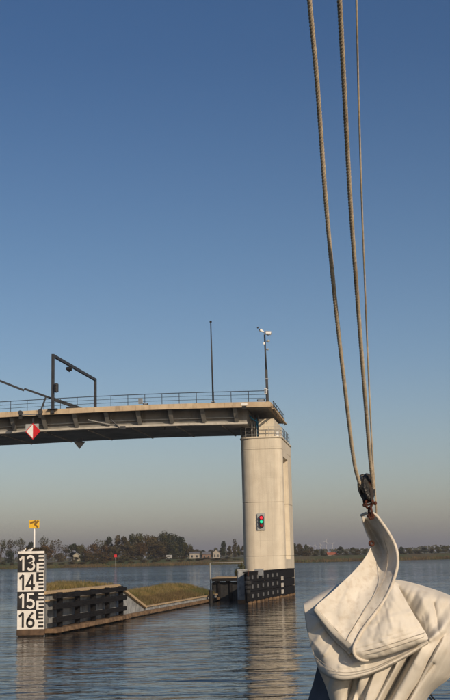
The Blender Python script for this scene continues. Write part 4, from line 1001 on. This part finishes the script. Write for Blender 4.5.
# barrier booms
t = thing('barrier_boom', atb(84, 410, 100.8), 'thick dark barrier boom slanting down to the deck in front of the portal frame', 'barrier', 'barrier booms on the bridge')
a, b_ = atb(24.3, 388.8, 101.2), atb(82, 409.3, 100.9)
mid = a.lerp(b_, .50)
beam4(a, mid, .20, .20, 'boom_tip'); beam4(mid, b_, .32, .34, 'boom_root')
build('counterweight', MB().box(atb(66, 409.2, 100.7), Vector((1.5, 0, 0)), (0, .5, 0), Z * .22), M['black'], t, bevel=.04)
build('stay', MB().tube([atb(45.8, 397, 100.7), atb(43.5, 403.5, 100.7), atb(41, 410, 100.7)], .085, 8), M['darksteel'], t)
t = thing('barrier_boom', atb(-30, 370, 109), 'thinner dark barrier boom slanting in from the left edge of the photo', 'barrier', 'barrier booms on the bridge')
beam4(atb(-38, 366, 109), atb(24, 390.4, 109), .20, .22, 'boom_tip'); beam4(atb(-60, 357, 109), atb(-38.1, 365.9, 109), .30, .30, 'boom_root')
# deck-edge motor units with link rod
t = thing('barrier_drive', atb(30, 411, 100.4), 'pair of dark drive units joined by a rod above the diamond sign', 'machine')
for px, py in ((20.6, 413.0), (40.2, 411.8)):
    q = atb(px, py, 100.2); build('drive_unit', MB().tube([q + Vector((0, -.25, 0)), q + Vector((0, .2, 0))], .24, 12), M['darksteel'], t)
    build('bracket', MB().box(q + Vector((-.16, -.1, -.62)), (.32, 0, 0), (0, .3, 0), Z * .45), M['black'], t)
build('link_rod', MB().tube([atb(21, 415, 100.15), atb(40, 414, 100.15)], .05, 8), M['galv'], t)

# ------------------------------------------------------------------ air
hz = bpy.data.materials.new('haze'); hz.use_nodes = True; hz.node_tree.nodes.clear()
ho = hz.node_tree.nodes.new('ShaderNodeOutputMaterial'); hv = hz.node_tree.nodes.new('ShaderNodeVolumePrincipled')
hv.inputs['Color'].default_value = (0.80, 0.78, 0.82, 1); hv.inputs['Density'].default_value = 0.00020; hv.inputs['Anisotropy'].default_value = 0.2
hz.node_tree.links.new(hv.outputs[0], ho.inputs['Volume'])
tag(build('haze', MB().box((-9500, -500, -3), (19000, 0, 0), (0, 17000, 0), Z * 113), hz), kind='stuff')

# ------------------------------------------------------------------ foreground: sail, block, ropes
def canvas_mat(nm='off_white_sailcloth', st=(0.52, 0.43, 0.32), ss=14, slo=.52, shi=.95):
    m = mat(nm, (0.585, 0.54, 0.465), (0.695, 0.645, 0.56), 12, .85, bump=0.0, stain=st, stain_scale=ss, stain_lo=slo, stain_hi=shi, spec=.15)
    nt = m.node_tree; N = nt.nodes.new; L = nt.links.new; b = nt.nodes['Principled BSDF']
    tc = N('ShaderNodeTexCoord')
    n1 = N('ShaderNodeTexNoise'); n1.inputs['Scale'].default_value = 28; n1.inputs['Detail'].default_value = 5; n1.inputs['Distortion'].default_value = .8
    n2 = N('ShaderNodeTexNoise'); n2.inputs['Scale'].default_value = 900; n2.inputs['Detail'].default_value = 2
    L(tc.outputs['Object'], n1.inputs['Vector']); L(tc.outputs['Object'], n2.inputs['Vector'])
    cr_ = N('ShaderNodeTexNoise'); cr_.noise_type = 'RIDGED_MULTIFRACTAL'; cr_.inputs['Scale'].default_value = 13; cr_.inputs['Detail'].default_value = 3; cr_.inputs['Distortion'].default_value = .6
    cr_.inputs['Roughness'].default_value = .45; cr_.inputs['Lacunarity'].default_value = 2.3
    try: cr_.normalize = True
    except Exception: pass
    mpc = N('ShaderNodeMapping'); mpc.inputs['Scale'].default_value = (1.3, 1, .8); mpc.inputs['Rotation'].default_value = (0, .6, 0); L(tc.outputs['Object'], mpc.inputs['Vector']); L(mpc.outputs[0], cr_.inputs['Vector'])
    b0 = N('ShaderNodeBump'); b0.inputs['Strength'].default_value = .4; b0.inputs['Distance'].default_value = .0035; L(cr_.outputs[0], b0.inputs['Height'])
    b1 = N('ShaderNodeBump'); b1.inputs['Strength'].default_value = .15; b1.inputs['Distance'].default_value = .002; L(n1.outputs[0], b1.inputs['Height']); L(b0.outputs[0], b1.inputs['Normal'])
    b2 = N('ShaderNodeBump'); b2.inputs['Strength'].default_value = .35; b2.inputs['Distance'].default_value = .0008; L(n2.outputs[0], b2.inputs['Height']); L(b1.outputs[0], b2.inputs['Normal'])
    L(b2.outputs[0], b.inputs['Normal'])
    # grime that has settled along the creases
    col = b.inputs['Base Color'].links[0].from_socket
    g = N('ShaderNodeMapRange'); g.inputs[1].default_value = .60; g.inputs[2].default_value = .95; g.inputs[3].default_value = 0; g.inputs[4].default_value = .45; L(cr_.outputs[0], g.inputs[0])
    gm = N('ShaderNodeMix'); gm.data_type = 'RGBA'; L(g.outputs[0], gm.inputs[0]); L(col, gm.inputs[6]); gm.inputs[7].default_value = (.42, .34, .25, 1); L(gm.outputs[2], b.inputs['Base Color'])
    return m
CANVAS = canvas_mat()
def crm(p, t):
    """Catmull-Rom through list p, t in 0..1"""
    n = len(p) - 1; x = min(max(t, 0), 1) * n; i = min(int(x), n - 1); f = x - i
    a = p[max(i - 1, 0)]; b_ = p[i]; c = p[i + 1]; d = p[min(i + 2, n)]
    return 0.5 * ((2 * b_) + (c - a) * f + (2 * a - 5 * b_ + 4 * c - d) * f * f + (3 * b_ - a - 3 * c + d) * f ** 3)
def patch(rows, nu, nv, disp=None):
    """rows of (px,py,depth) control points -> smooth sheet"""
    rows = [[Vector(q) for q in r] for r in rows]; mb = MB()
    for j in range(nv + 1):
        tv = j / nv
        for i in range(nu + 1):
            tu = i / nu; colp = [crm(r, tu) for r in rows]; q = crm(colp, tv)
            dz = disp(q.x, q.y, tu, tv) if disp else 0
            mb.v.append(at(q.x, q.y, q.z + dz))
    for j in range(nv):
        for i in range(nu):
            a = j * (nu + 1) + i; mb.f.append((a, a + nu + 1, a + nu + 2, a + 1))
    return mb
def wr(x, y, f, a, s=0): return a * noise.noise(Vector((x * f, y * f, s)))
def crease(x, y, a, b_, w, amp):
    ax, ay = a; bx_, by = b_; dx, dy = bx_ - ax, by - ay; L2 = dx * dx + dy * dy
    t = max(0, min(1, ((x - ax) * dx + (y - ay) * dy) / L2)); d = math.hypot(x - ax - t * dx, y - ay - t * dy)
    return -amp * math.exp(-(d / w) ** 2)
def ridge(x, y, a, b_, w, amp):
    "sharp-crested fold running from a to b, widening towards b"
    ax, ay = a; bx_, by = b_; dx, dy = bx_ - ax, by - ay; L2 = dx * dx + dy * dy
    t = ((x - ax) * dx + (y - ay) * dy) / L2; tc = max(0, min(1, t)); d = math.hypot(x - ax - tc * dx, y - ay - tc * dy) / (w * (.6 + .7 * tc))
    return -amp * 1.45 * math.exp(-math.sqrt(d * d + .22))
_rc = random.Random(21)
def creases(n, x0, x1, y0, y1, ang, spread, ln, w, amp):
    out = []
    for _ in range(n):
        x, y = _rc.uniform(x0, x1), _rc.uniform(y0, y1); a = R_(ang + _rc.uniform(-spread, spread)); l_ = ln * _rc.uniform(.5, 1.3)
        out.append(((x, y), (x + math.cos(a) * l_, y + math.sin(a) * l_), w * _rc.uniform(.6, 1.4), amp * _rc.uniform(.4, 1) * _rc.choice((-1, 1, 1))))
    return out
CR_A = creases(9, 322, 372, 575, 632, 125, 40, 26, 1.6, .0030) + creases(5, 366, 392, 524, 575, 75, 20, 22, 1.5, .0028)
CR_B = creases(12, 366, 410, 596, 648, 20, 75, 24, 1.7, .0028)
CR_D = creases(14, 306, 400, 625, 672, 40, 60, 22, 1.8, .0040)
CR_C = creases(12, 396, 455, 590, 650, 70, 40, 30, 2.2, .0060) + creases(14, 325, 445, 660, 705, 115, 16, 34, 1.6, .0050)
def crs(x, y, L_): return sum(ridge(x, y, *c_) for c_ in L_)
sail = thing('sail', at(375, 650, 3.5), 'bundled off-white canvas sail hanging from the tackle at lower right', 'sail')
def sheet(name, mb, th=.003, m=None):
    o = build(name, mb, m or CANVAS, sail, smooth=True); so = o.modifiers.new('thickness', 'SOLIDIFY'); so.thickness = th; so.offset = 0
    return o
# head: curled strip
A_rows = [[(361.5, 515.5, 3.56), (366, 518, 3.58), (374.5, 514.8, 3.50)],
          [(363.5, 524, 3.575), (372, 528, 3.60), (383, 525, 3.49)],
          [(367, 534, 3.58), (378, 539, 3.61), (390, 536, 3.48)],
          [(371, 544, 3.57), (383, 550, 3.60), (396, 549, 3.47)],
          [(366, 556, 3.53), (382, 563, 3.56), (397, 564, 3.455)],
          [(355, 570, 3.48), (375, 578, 3.50), (393.5, 579, 3.44)],
          [(341, 583.5, 3.44), (364, 593, 3.455), (387, 595, 3.42)],
          [(328, 595.5, 3.42), (353, 608, 3.43), (377, 610, 3.405)],
          [(319, 603, 3.405), (342, 621, 3.41), (363, 629, 3.395)],
          [(315.5, 607, 3.40), (334, 628, 3.40), (355.5, 649, 3.38)]]
HEADCLOTH = canvas_mat('weathered_shaded_head_cloth', (0.40, 0.31, 0.22), 38, .48, .9)  # brown stain, with the curled head's shade also put into the colour
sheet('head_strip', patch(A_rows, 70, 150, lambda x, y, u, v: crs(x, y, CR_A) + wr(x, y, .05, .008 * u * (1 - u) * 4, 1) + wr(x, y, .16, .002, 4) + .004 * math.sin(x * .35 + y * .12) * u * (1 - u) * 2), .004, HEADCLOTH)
# folded lower lip of the head strip, turning back under itself
L_rows = [[(315.5, 607, 3.399), (334, 628, 3.399), (355.5, 649, 3.379)], [(313.8, 610.5, 3.405), (331.2, 632.0, 3.405), (353.5, 653, 3.39)], [(314.6, 613, 3.43), (333, 635.0, 3.42), (354.5, 654.5, 3.405)],
          [(318, 613, 3.44), (337, 632.5, 3.44), (357.5, 652, 3.42)], [(326, 614, 3.45), (345, 630, 3.45), (362, 649, 3.43)]]
sheet('folded_lip', patch(L_rows, 60, 24, lambda x, y, u, v: v * (wr(x, y, .35, .003, 3) + wr(x, y, .12, .003, 5))), .003)
L2_rows = [[(317, 610, 3.42), (334, 630, 3.42), (354, 650, 3.40)], [(316, 614.5, 3.425), (331, 635.5, 3.425), (350, 654.5, 3.41)], [(319, 616, 3.445), (335, 636.5, 3.44), (354, 655, 3.43)], [(326, 616, 3.46), (345, 632, 3.46), (362, 650, 3.44)]]
sheet('inner_fold', patch(L2_rows, 60, 20, lambda x, y, u, v: wr(x, y, .30, .003, 13)), .003)
# flap to the right
B_rows = [[(392.5, 582, 3.44), (394, 582, 3.44), (395.5, 582.5, 3.45)],
          [(384, 600, 3.415), (394, 597, 3.405), (404, 598, 3.42)],
          [(371, 619, 3.40), (392, 615, 3.385), (414.5, 616, 3.40)],
          [(359, 635, 3.39), (389, 631, 3.365), (427, 636, 3.385)],
          [(354, 648, 3.375), (385, 644, 3.36), (426, 640.5, 3.385)],
          [(361, 659.5, 3.385), (386, 654, 3.375), (420, 643.5, 3.40)],
          [(366, 660, 3.42), (388, 655, 3.41), (418, 645, 3.43)]]
sheet('flap', patch(B_rows, 90, 90, lambda x, y, u, v: min(1, 6 * v, 6 * u + .15) * crs(x, y, CR_B) + wr(x, y, .06, .006, 7) + wr(x, y, .2, .0025, 9) + crease(x, y, (356, 650), (428, 629), 1.0, -.0022) + crease(x, y, (357, 646), (427, 625), .9, -.0016) + crease(x, y, (372, 622), (414, 612), 2.5, .004) + crease(x, y, (395, 590), (372, 640), 3, -.003)), .004)
# stitched hem lines on the flap
stitch_m = mat('stitch_thread', (0.42, 0.36, 0.28), None, 40, .9)
# back bundle, closed volume
C_rows = [[(304, 603.5, 3.535), (324, 592, 3.55), (350, 581, 3.57), (392, 580, 3.60), (420, 585.5, 3.60), (450, 596, 3.60), (478, 610, 3.66)],
          [(304.3, 607, 3.49), (323, 599, 3.49), (350, 592, 3.50), (392, 592, 3.53), (421, 597, 3.53), (450, 604, 3.53), (480, 620, 3.64)],
          [(307, 628, 3.49), (327, 628, 3.465), (354, 625, 3.47), (392, 624, 3.49), (424, 628, 3.48), (450, 632, 3.50), (476, 642, 3.62)],
          [(312, 646, 3.50), (332, 650, 3.475), (357, 652, 3.475), (392, 650, 3.48), (424, 651, 3.46), (447, 655, 3.48), (463, 662, 3.58)],
          [(317, 664, 3.52), (336, 668, 3.49), (358, 670, 3.48), (390, 668, 3.47), (418, 669, 3.46), (438, 674, 3.49), (449, 678, 3.57)],
          [(329, 695, 3.55), (343, 698, 3.51), (360, 700, 3.49), (384, 700, 3.48), (403, 699, 3.48), (419, 698, 3.51), (427, 698, 3.58)],
          [(338, 740, 3.60), (347, 742, 3.53), (362, 744, 3.51), (380, 744, 3.51), (394, 743, 3.52), (404, 742, 3.55), (411, 741, 3.60)],
          [(340, 810, 3.62), (348, 812, 3.55), (362, 812, 3.53), (378, 812, 3.53), (390, 812, 3.54), (400, 812, 3.57), (406, 811, 3.62)]]
def pleat(x, y, a, b_, w, amp):
    "overlapping fold: drops off sharply on its left, runs out gently on its right"
    ax, ay = a; bx_, by = b_; dx, dy = bx_ - ax, by - ay; L_ = math.hypot(dx, dy)
    t = ((x - ax) * dx + (y - ay) * dy) / (L_ * L_); sd = ((x - ax) * -dy + (y - ay) * dx) / L_
    sd = -sd if dy > 0 and ((1) * -dy) < 0 else sd
    fade = 1 / (1 + math.exp(-(t + .02) * 22)); k = .7 + .5 * max(0, min(1, t))
    return -amp * fade * (math.exp(-(sd / (w * k)) ** 2) if sd > 0 else math.exp(-(sd / (1.5 * k)) ** 2))
FOLDS = [((353, 678), (340, 735), 3.0, -.030), ((414, 648), (383, 705), 3.4, -.065), ((433, 664), (406, 702), 2.0, -.020), ((398, 588), (424, 636), 5, -.034), ((420, 594), (440, 640), 8, .024), ((434, 604), (440, 640), 3, -.020),
         ((414, 650), (444, 630), 4, .018), ((430, 640), (454, 616), 4, .02), ((306, 622), (332, 646), 4, .008), ((320, 668), (330, 680), 3, -.015), ((361, 704), (356, 692), 5, -.035)]
PLEATS = [((332, 680), (322, 735), 9, .020), ((362, 674), (342, 735), 10, .034), ((378, 665), (356, 725), 11, .030), ((402, 655), (372, 712), 10, .030), ((424, 645), (391, 703), 12, .040), ((443, 640), (412, 698), 10, .028)]
def aniso(x, y, dx, dy, fa, fc, amp, sd):
    "noise stretched along the direction (dx, dy)"
    return amp * noise.noise(Vector(((x * dx + y * dy) * fa, (x * dy - y * dx) * fc, sd)))
def cfold(x, y, u, v):
    e = min(1, 6 * u, 6 * (1 - u), 7 * v)
    k = min(1, max(0, (x - 340) / 40)); lo = min(1, max(0, (y - 655) / 20))
    return e * (sum(ridge(x, y, *f) for f in FOLDS) + sum(pleat(x, y, *f) for f in PLEATS) + .6 * crs(x, y, CR_C) + max(k, lo) * (aniso(x, y, -.47, .88, .006, .10, .010, 20) + aniso(x, y, -.45, .89, .010, .26, .0035, 22)) + wr(x, y, .03, .010, 25))
sheet('sail_bundle', patch(C_rows, 280, 320, cfold), .004)
Cb = [[(x, y, 3.60 if (i in (0, len(r) - 1)) else d + .17) for i, (x, y, d) in enumerate(r)] for r in C_rows]
Cb = [[(r[0][0], r[0][1], C_rows[j][0][2])] + list(r[1:-1]) + [(r[-1][0], r[-1][1], C_rows[j][-1][2])] for j, r in enumerate(Cb)]
Cb[0] = [(x, y, d) for (x, y, d) in C_rows[0]]
sheet('bundle_back', patch(Cb, 60, 60, lambda x, y, u, v: min(1, 6 * u, 6 * (1 - u)) * min(1, 5 * v) * wr(x, y, .05, .02, 30)), .003)
# draped fold with swooping hem
D_rows = [[(305.2, 612, 3.480), (318, 618, 3.455), (334, 630, 3.452), (352, 648, 3.455), (374, 657, 3.450), (402, 651, 3.445), (427, 640, 3.42)],
          [(308.5, 632, 3.475), (321, 638, 3.450), (337, 648, 3.445), (354, 659, 3.440), (376, 662, 3.435), (403, 653, 3.437), (427.5, 640.8, 3.417)],
          [(312.3, 650, 3.475), (324, 658, 3.445), (339, 665, 3.430), (356, 669, 3.425), (377, 665.5, 3.422), (403.5, 654.5, 3.43), (428, 641.6, 3.414)],
          [(318.5, 667, 3.48), (329, 675, 3.445), (341, 678.5, 3.420), (357, 676.5, 3.412), (378, 669.5, 3.411), (404, 656.5, 3.42), (428, 642.5, 3.414)],
          [(320, 671, 3.50), (330.5, 677.5, 3.47), (342, 680.3, 3.445), (358, 678, 3.435), (379, 671, 3.433), (404.5, 658, 3.435), (428, 643.5, 3.42)]]
sheet('draped_fold', patch(D_rows, 240, 110, lambda x, y, u, v: min(1, 8 * u) * (crs(x, y, CR_D) + aniso(x, y, .75, -.35, .02, .07, .008, 40) + aniso(x, y, .85, -.5, .03, .22, .0022, 41) + ridge(x, y, (311, 646), (324, 632), 2.2, .010) + ridge(x, y, (314, 652), (322, 664), 2.2, -.010)
       + ridge(x, y, (324, 655), (334, 641), 2, .006) + ridge(x, y, (340, 667), (388, 656), 3, .007) + ridge(x, y, (338, 671), (380, 662), 1.2, -.003))), .004)
# bolt rope along the free edge
edge = [Vector(q) for q in ((361.5, 515.5, 3.555), (366, 513.6, 3.53), (371, 513.2, 3.51), (376, 515.5, 3.50), (383.5, 525, 3.488), (390.5, 536, 3.478), (396.3, 549, 3.468), (397.6, 564, 3.452), (394, 579, 3.438),
        (387.5, 595, 3.418), (377.5, 610, 3.402), (364, 628, 3.39), (356, 642, 3.377), (353.6, 650, 3.370), (355.5, 656, 3.372), (361, 660, 3.38), (368, 660.3, 3.39))]
pts = [crm(edge, k / 150) for k in range(151)]
def laid(name, path, R, par, m, strands=3, pitch=2.2, n=7, rep=None):
    """three-strand laid rope: strands wound round the path"""
    mb = MB(); m_ = len(path); ln = [0]
    for i in range(1, m_): ln.append(ln[-1] + (path[i] - path[i - 1]).length)
    step = R * .7; tot = ln[-1]; N_ = int(tot / step); fine = []; j = 0
    for k in range(N_ + 1):
        d = tot * k / N_
        while j < m_ - 2 and ln[j + 1] < d: j += 1
        f = (d - ln[j]) / max(1e-9, ln[j + 1] - ln[j]); fine.append(path[j].lerp(path[j + 1], f))
    frames = []; up = None
    for i, p in enumerate(fine):
        t = (fine[min(i + 1, N_)] - fine[max(i - 1, 0)]).normalized()
        if up is None: up = t.orthogonal().normalized()
        up = (up - t * up.dot(t)).normalized(); frames.append((p, up.copy(), t.cross(up)))
    objs = []
    for s_ in range(strands):
        sp_pts = []
        for i, (p, u_, v_) in enumerate(frames):
            a = 2 * math.pi * (s_ / strands + (tot * i / N_) / (R * 2 * pitch)); sp_pts.append(p + (u_ * math.cos(a) + v_ * math.sin(a)) * R * .42)
        objs.append(build('strand', MB().tube(sp_pts, R * .60, n), m, par, smooth=True))
    return objs
bolt_m = mat('cream_bolt_rope', (0.55, 0.49, 0.40), (0.68, 0.61, 0.51), 60, .9, stain=(0.35, 0.24, 0.15), stain_scale=14, stain_lo=.58, stain_hi=.8)
brope = build('bolt_rope', MB().tube([at(*p) for p in pts], .0048, 10), bolt_m, sail, smooth=True)
# cringle with rust on the inner head
c = at(371.5, 543.5, 3.50)
build('cringle', MB().tube([c + Vector((math.cos(a) * .0065, math.sin(a) * .004, math.sin(a) * .0065)) for a in [2 * math.pi * k / 16 for k in range(17)]], .0032, 8, False), M['rust'], sail, smooth=True)
c = at(371.2, 516, 3.485)
build('cringle', MB().tube([c + Vector((math.cos(a) * .007, math.sin(a) * .004, math.sin(a) * .009)) for a in [2 * math.pi * k / 16 for k in range(17)]], .0035, 8, False), M['rust'], sail, smooth=True)
# seams: raised double stitching on the flap and head strip
def seam(pxs, off=.0035, r=.0009):
    P = [crm([Vector(q) for q in pxs], k / 60) for k in range(61)]
    build('seam', MB().tube([at(p.x, p.y, p.z - off) for p in P], r, 5), stitch_m, sail)
seam([(384, 540, 3.555), (388, 556, 3.50), (385, 575, 3.462), (377, 592, 3.435), (366, 608, 3.415), (351, 632, 3.395), (347, 640, 3.388)], .006)

seam([(363, 655.5, 3.375), (386, 649.5, 3.360), (424, 637.0, 3.378)], .004, .0007)
seam([(361, 652, 3.372), (386, 645.5, 3.358), (426.5, 632.0, 3.378)], .004, .0007)
seam([(314, 656, 3.455), (326, 665, 3.437), (340, 672, 3.422), (356, 671.5, 3.416), (377, 666, 3.415), (402, 654.5, 3.424)], .010, .0006)
seam([(316, 660, 3.46), (327, 669, 3.437), (341, 675, 3.420), (357, 673.8, 3.413), (378, 667.6, 3.413), (402, 655.6, 3.424)], .010, .0006)
# block
BLK = Vector((at(366.3, 486.5, 3.50)))
blk_m = mat('worn_black_block', (0.012, 0.012, 0.013), (0.05, 0.047, 0.042), 45, .42, .25, bump=.3, bscale=120, stain=(0.10, 0.07, 0.05), stain_scale=60, stain_lo=.6, stain_hi=.75, spec=.5)
t = thing('pulley_block', BLK, 'worn black pulley block between the ropes and the sail head', 'pulley block')
axd = Vector((.62, -.72, .08)).normalized()     # sheave axle
upb = Vector((-.06, 0, 1)).normalized(); upb = (upb - axd * upb.dot(axd)).normalized(); sdb = axd.cross(upb).normalized()
def cheek(off, th, W_, H_, n=28, inner=0):
    mb = MB(); r = []
    for k in range(n):
        a = 2 * math.pi * k / n; y = math.sin(a); x = math.cos(a) * (1 - .22 * max(0, -y)); r.append((x * W_, y * H_ - .003))
    lay = []
    for o_, sc in ((0, 1), (th * .6, .96), (th, .80)):
        lay.append([BLK + sdb * x * sc + upb * y * sc + axd * (off + (o_ if off > 0 else -o_)) for x, y in r])
    base = len(mb.v); mb.v += sum(lay, [])
    for j in range(2):
        for k in range(n): mb.f.append((j * n + k, j * n + (k + 1) % n, (j + 1) * n + (k + 1) % n, (j + 1) * n + k))
    mb.f += [tuple(range(n)), tuple(range(2 * n, 3 * n))]
    return mb
for off in (.0085, -.0085): build('cheek', cheek(off, .008, .027, .043), blk_m, t, smooth=False)
build('sheave', MB().tube([BLK + upb * .010 + axd * x for x in (-.0075, -.003, .003, .0075)], [.026, .020, .020, .026], 28), mat('grey_sheave', (0.22, 0.19, 0.15), (0.32, 0.28, 0.22), 40, .5, .3), t, smooth=False)
build('axle', MB().tube([BLK + upb * .010 - axd * .019, BLK + upb * .010 + axd * .019], .006, 12), M['rust'], t)
for off in (.0168, -.0168): build('strap', MB().box(BLK - upb * .052 - sdb * .006 + axd * (off - .0008), sdb * .012, axd * .0016, upb * .085), mat('strap_steel', (0.05, 0.04, 0.035), (0.09, 0.07, 0.055), 40, .5, .5), t)
build('crown_pin', MB().tube([BLK - upb * .047 - axd * .019, BLK - upb * .047 + axd * .019], .0045, 10), M['rust'], t)
# shackles
def ringpts(c, a1, a2, r1, r2, n=28): return [c + a1 * math.cos(2 * math.pi * k / n) * r1 + a2 * math.sin(2 * math.pi * k / n) * r2 for k in range(n + 1)]
t = thing('shackle', at(369, 503.5, 3.50), 'rusty shackle linked to the bottom of the pulley block', 'shackle')
c = at(368.6, 503.8, 3.497)
build('bow', MB().tube(ringpts(c, Vector((.9, .42, 0)), Z, .0110, .0135), .0038, 10, False), M['rust'], t, smooth=True)
build('pin', MB().tube([at(363.6, 505.4, 3.495), at(375.2, 503.6, 3.498)], .0034, 10), M['rust'], t, smooth=True)
build('pin_head', MB().ball(at(375.0, 503.4, 3.497), .0062, 10), M['rust'], t, smooth=True)
build('pin_head', MB().ball(at(364.2, 505.2, 3.495), .0055, 10), M['rust'], t, smooth=True)
t = thing('shackle', at(370.2, 512, 3.49), 'smaller rusty shackle joining the upper shackle to the sail head', 'shackle')
build('bow', MB().tube(ringpts(at(370.2, 511.6, 3.488), Vector((.35, -.9, 0)), Z, .009, .0135), .0038, 10, False), M['rust'], t, smooth=True)
build('pin', MB().tube([at(367, 516.5, 3.487), at(373.6, 516, 3.487)], .0036, 10), M['rust'], t, smooth=True)

# ropes
rope_m = mat('tan_laid_rope', (0.40, 0.33, 0.24), (0.55, 0.46, 0.345), 90, .95, bump=.35, bscale=500, stain=(0.18, 0.13, 0.09), stain_scale=7, stain_lo=.5, stain_hi=.8, spec=.1)
def rope(name, ctrl, R, label, seg=60):
    P = [Vector(q) for q in ctrl]; path = [at(*crm(P, k / seg)) for k in range(seg + 1)]
    t = thing(name, path[-1], label, 'rope'); laid(name, path, R, t, rope_m); return t
rope('halyard_rope', [(304.5, -60, 2.30), (309.4, 0, 2.42), (317.3, 85, 2.58), (325.7, 200, 2.80), (335, 300, 3.02), (344.5, 385, 3.22), (353, 455, 3.41), (358.2, 479, 3.475), (361.5, 486, 3.495), (364, 493, 3.505)], .0062,
     'left thick tan rope running down into the pulley block')
rope('halyard_rope', [(336.5, -60, 2.20), (339.5, 0, 2.30), (344, 85, 2.48), (350.2, 200, 2.75), (357.5, 300, 2.99), (364, 385, 3.20), (369.7, 455, 3.41), (372.3, 479, 3.475), (373, 488, 3.50), (371.5, 495, 3.51)], .0062,
     'middle thick tan rope running down the right side of the pulley block')
rope('light_line', [(354.3, -60, 2.75), (356.4, 0, 2.85), (358.3, 85, 3.0), (361.7, 200, 3.2), (365.5, 300, 3.4), (369, 385, 3.55), (372.5, 455, 3.66), (375.3, 495, 3.72), (376.5, 520, 3.76), (377, 600, 3.85), (377, 700, 3.95)], .0030,
     'rightmost and thinnest line passing behind the pulley block')
t = thing('dark_line', at(431, 697, 3.7), 'thin dark line crossing behind the sail at the lower right', 'rope')
for k in (0, 1): build('strand', MB().tube([at(418 + 3 * k, 684, 3.72), at(427 + 3 * k, 694, 3.70), at(436 + 3 * k, 706, 3.66), at(450 + 3 * k, 730, 3.6)], .0026, 8), M['black'], t, smooth=True)
# grey shaded cloth below left
G_rows = [[(318, 664, 3.66), (324, 668, 3.66), (334, 672, 3.64)], [(313.5, 682, 3.68), (322, 688, 3.64), (338, 690, 3.62)], [(307, 705, 3.70), (320, 712, 3.63), (342, 714, 3.62)], [(296, 760, 3.74), (318, 766, 3.64), (346, 768, 3.64)]]
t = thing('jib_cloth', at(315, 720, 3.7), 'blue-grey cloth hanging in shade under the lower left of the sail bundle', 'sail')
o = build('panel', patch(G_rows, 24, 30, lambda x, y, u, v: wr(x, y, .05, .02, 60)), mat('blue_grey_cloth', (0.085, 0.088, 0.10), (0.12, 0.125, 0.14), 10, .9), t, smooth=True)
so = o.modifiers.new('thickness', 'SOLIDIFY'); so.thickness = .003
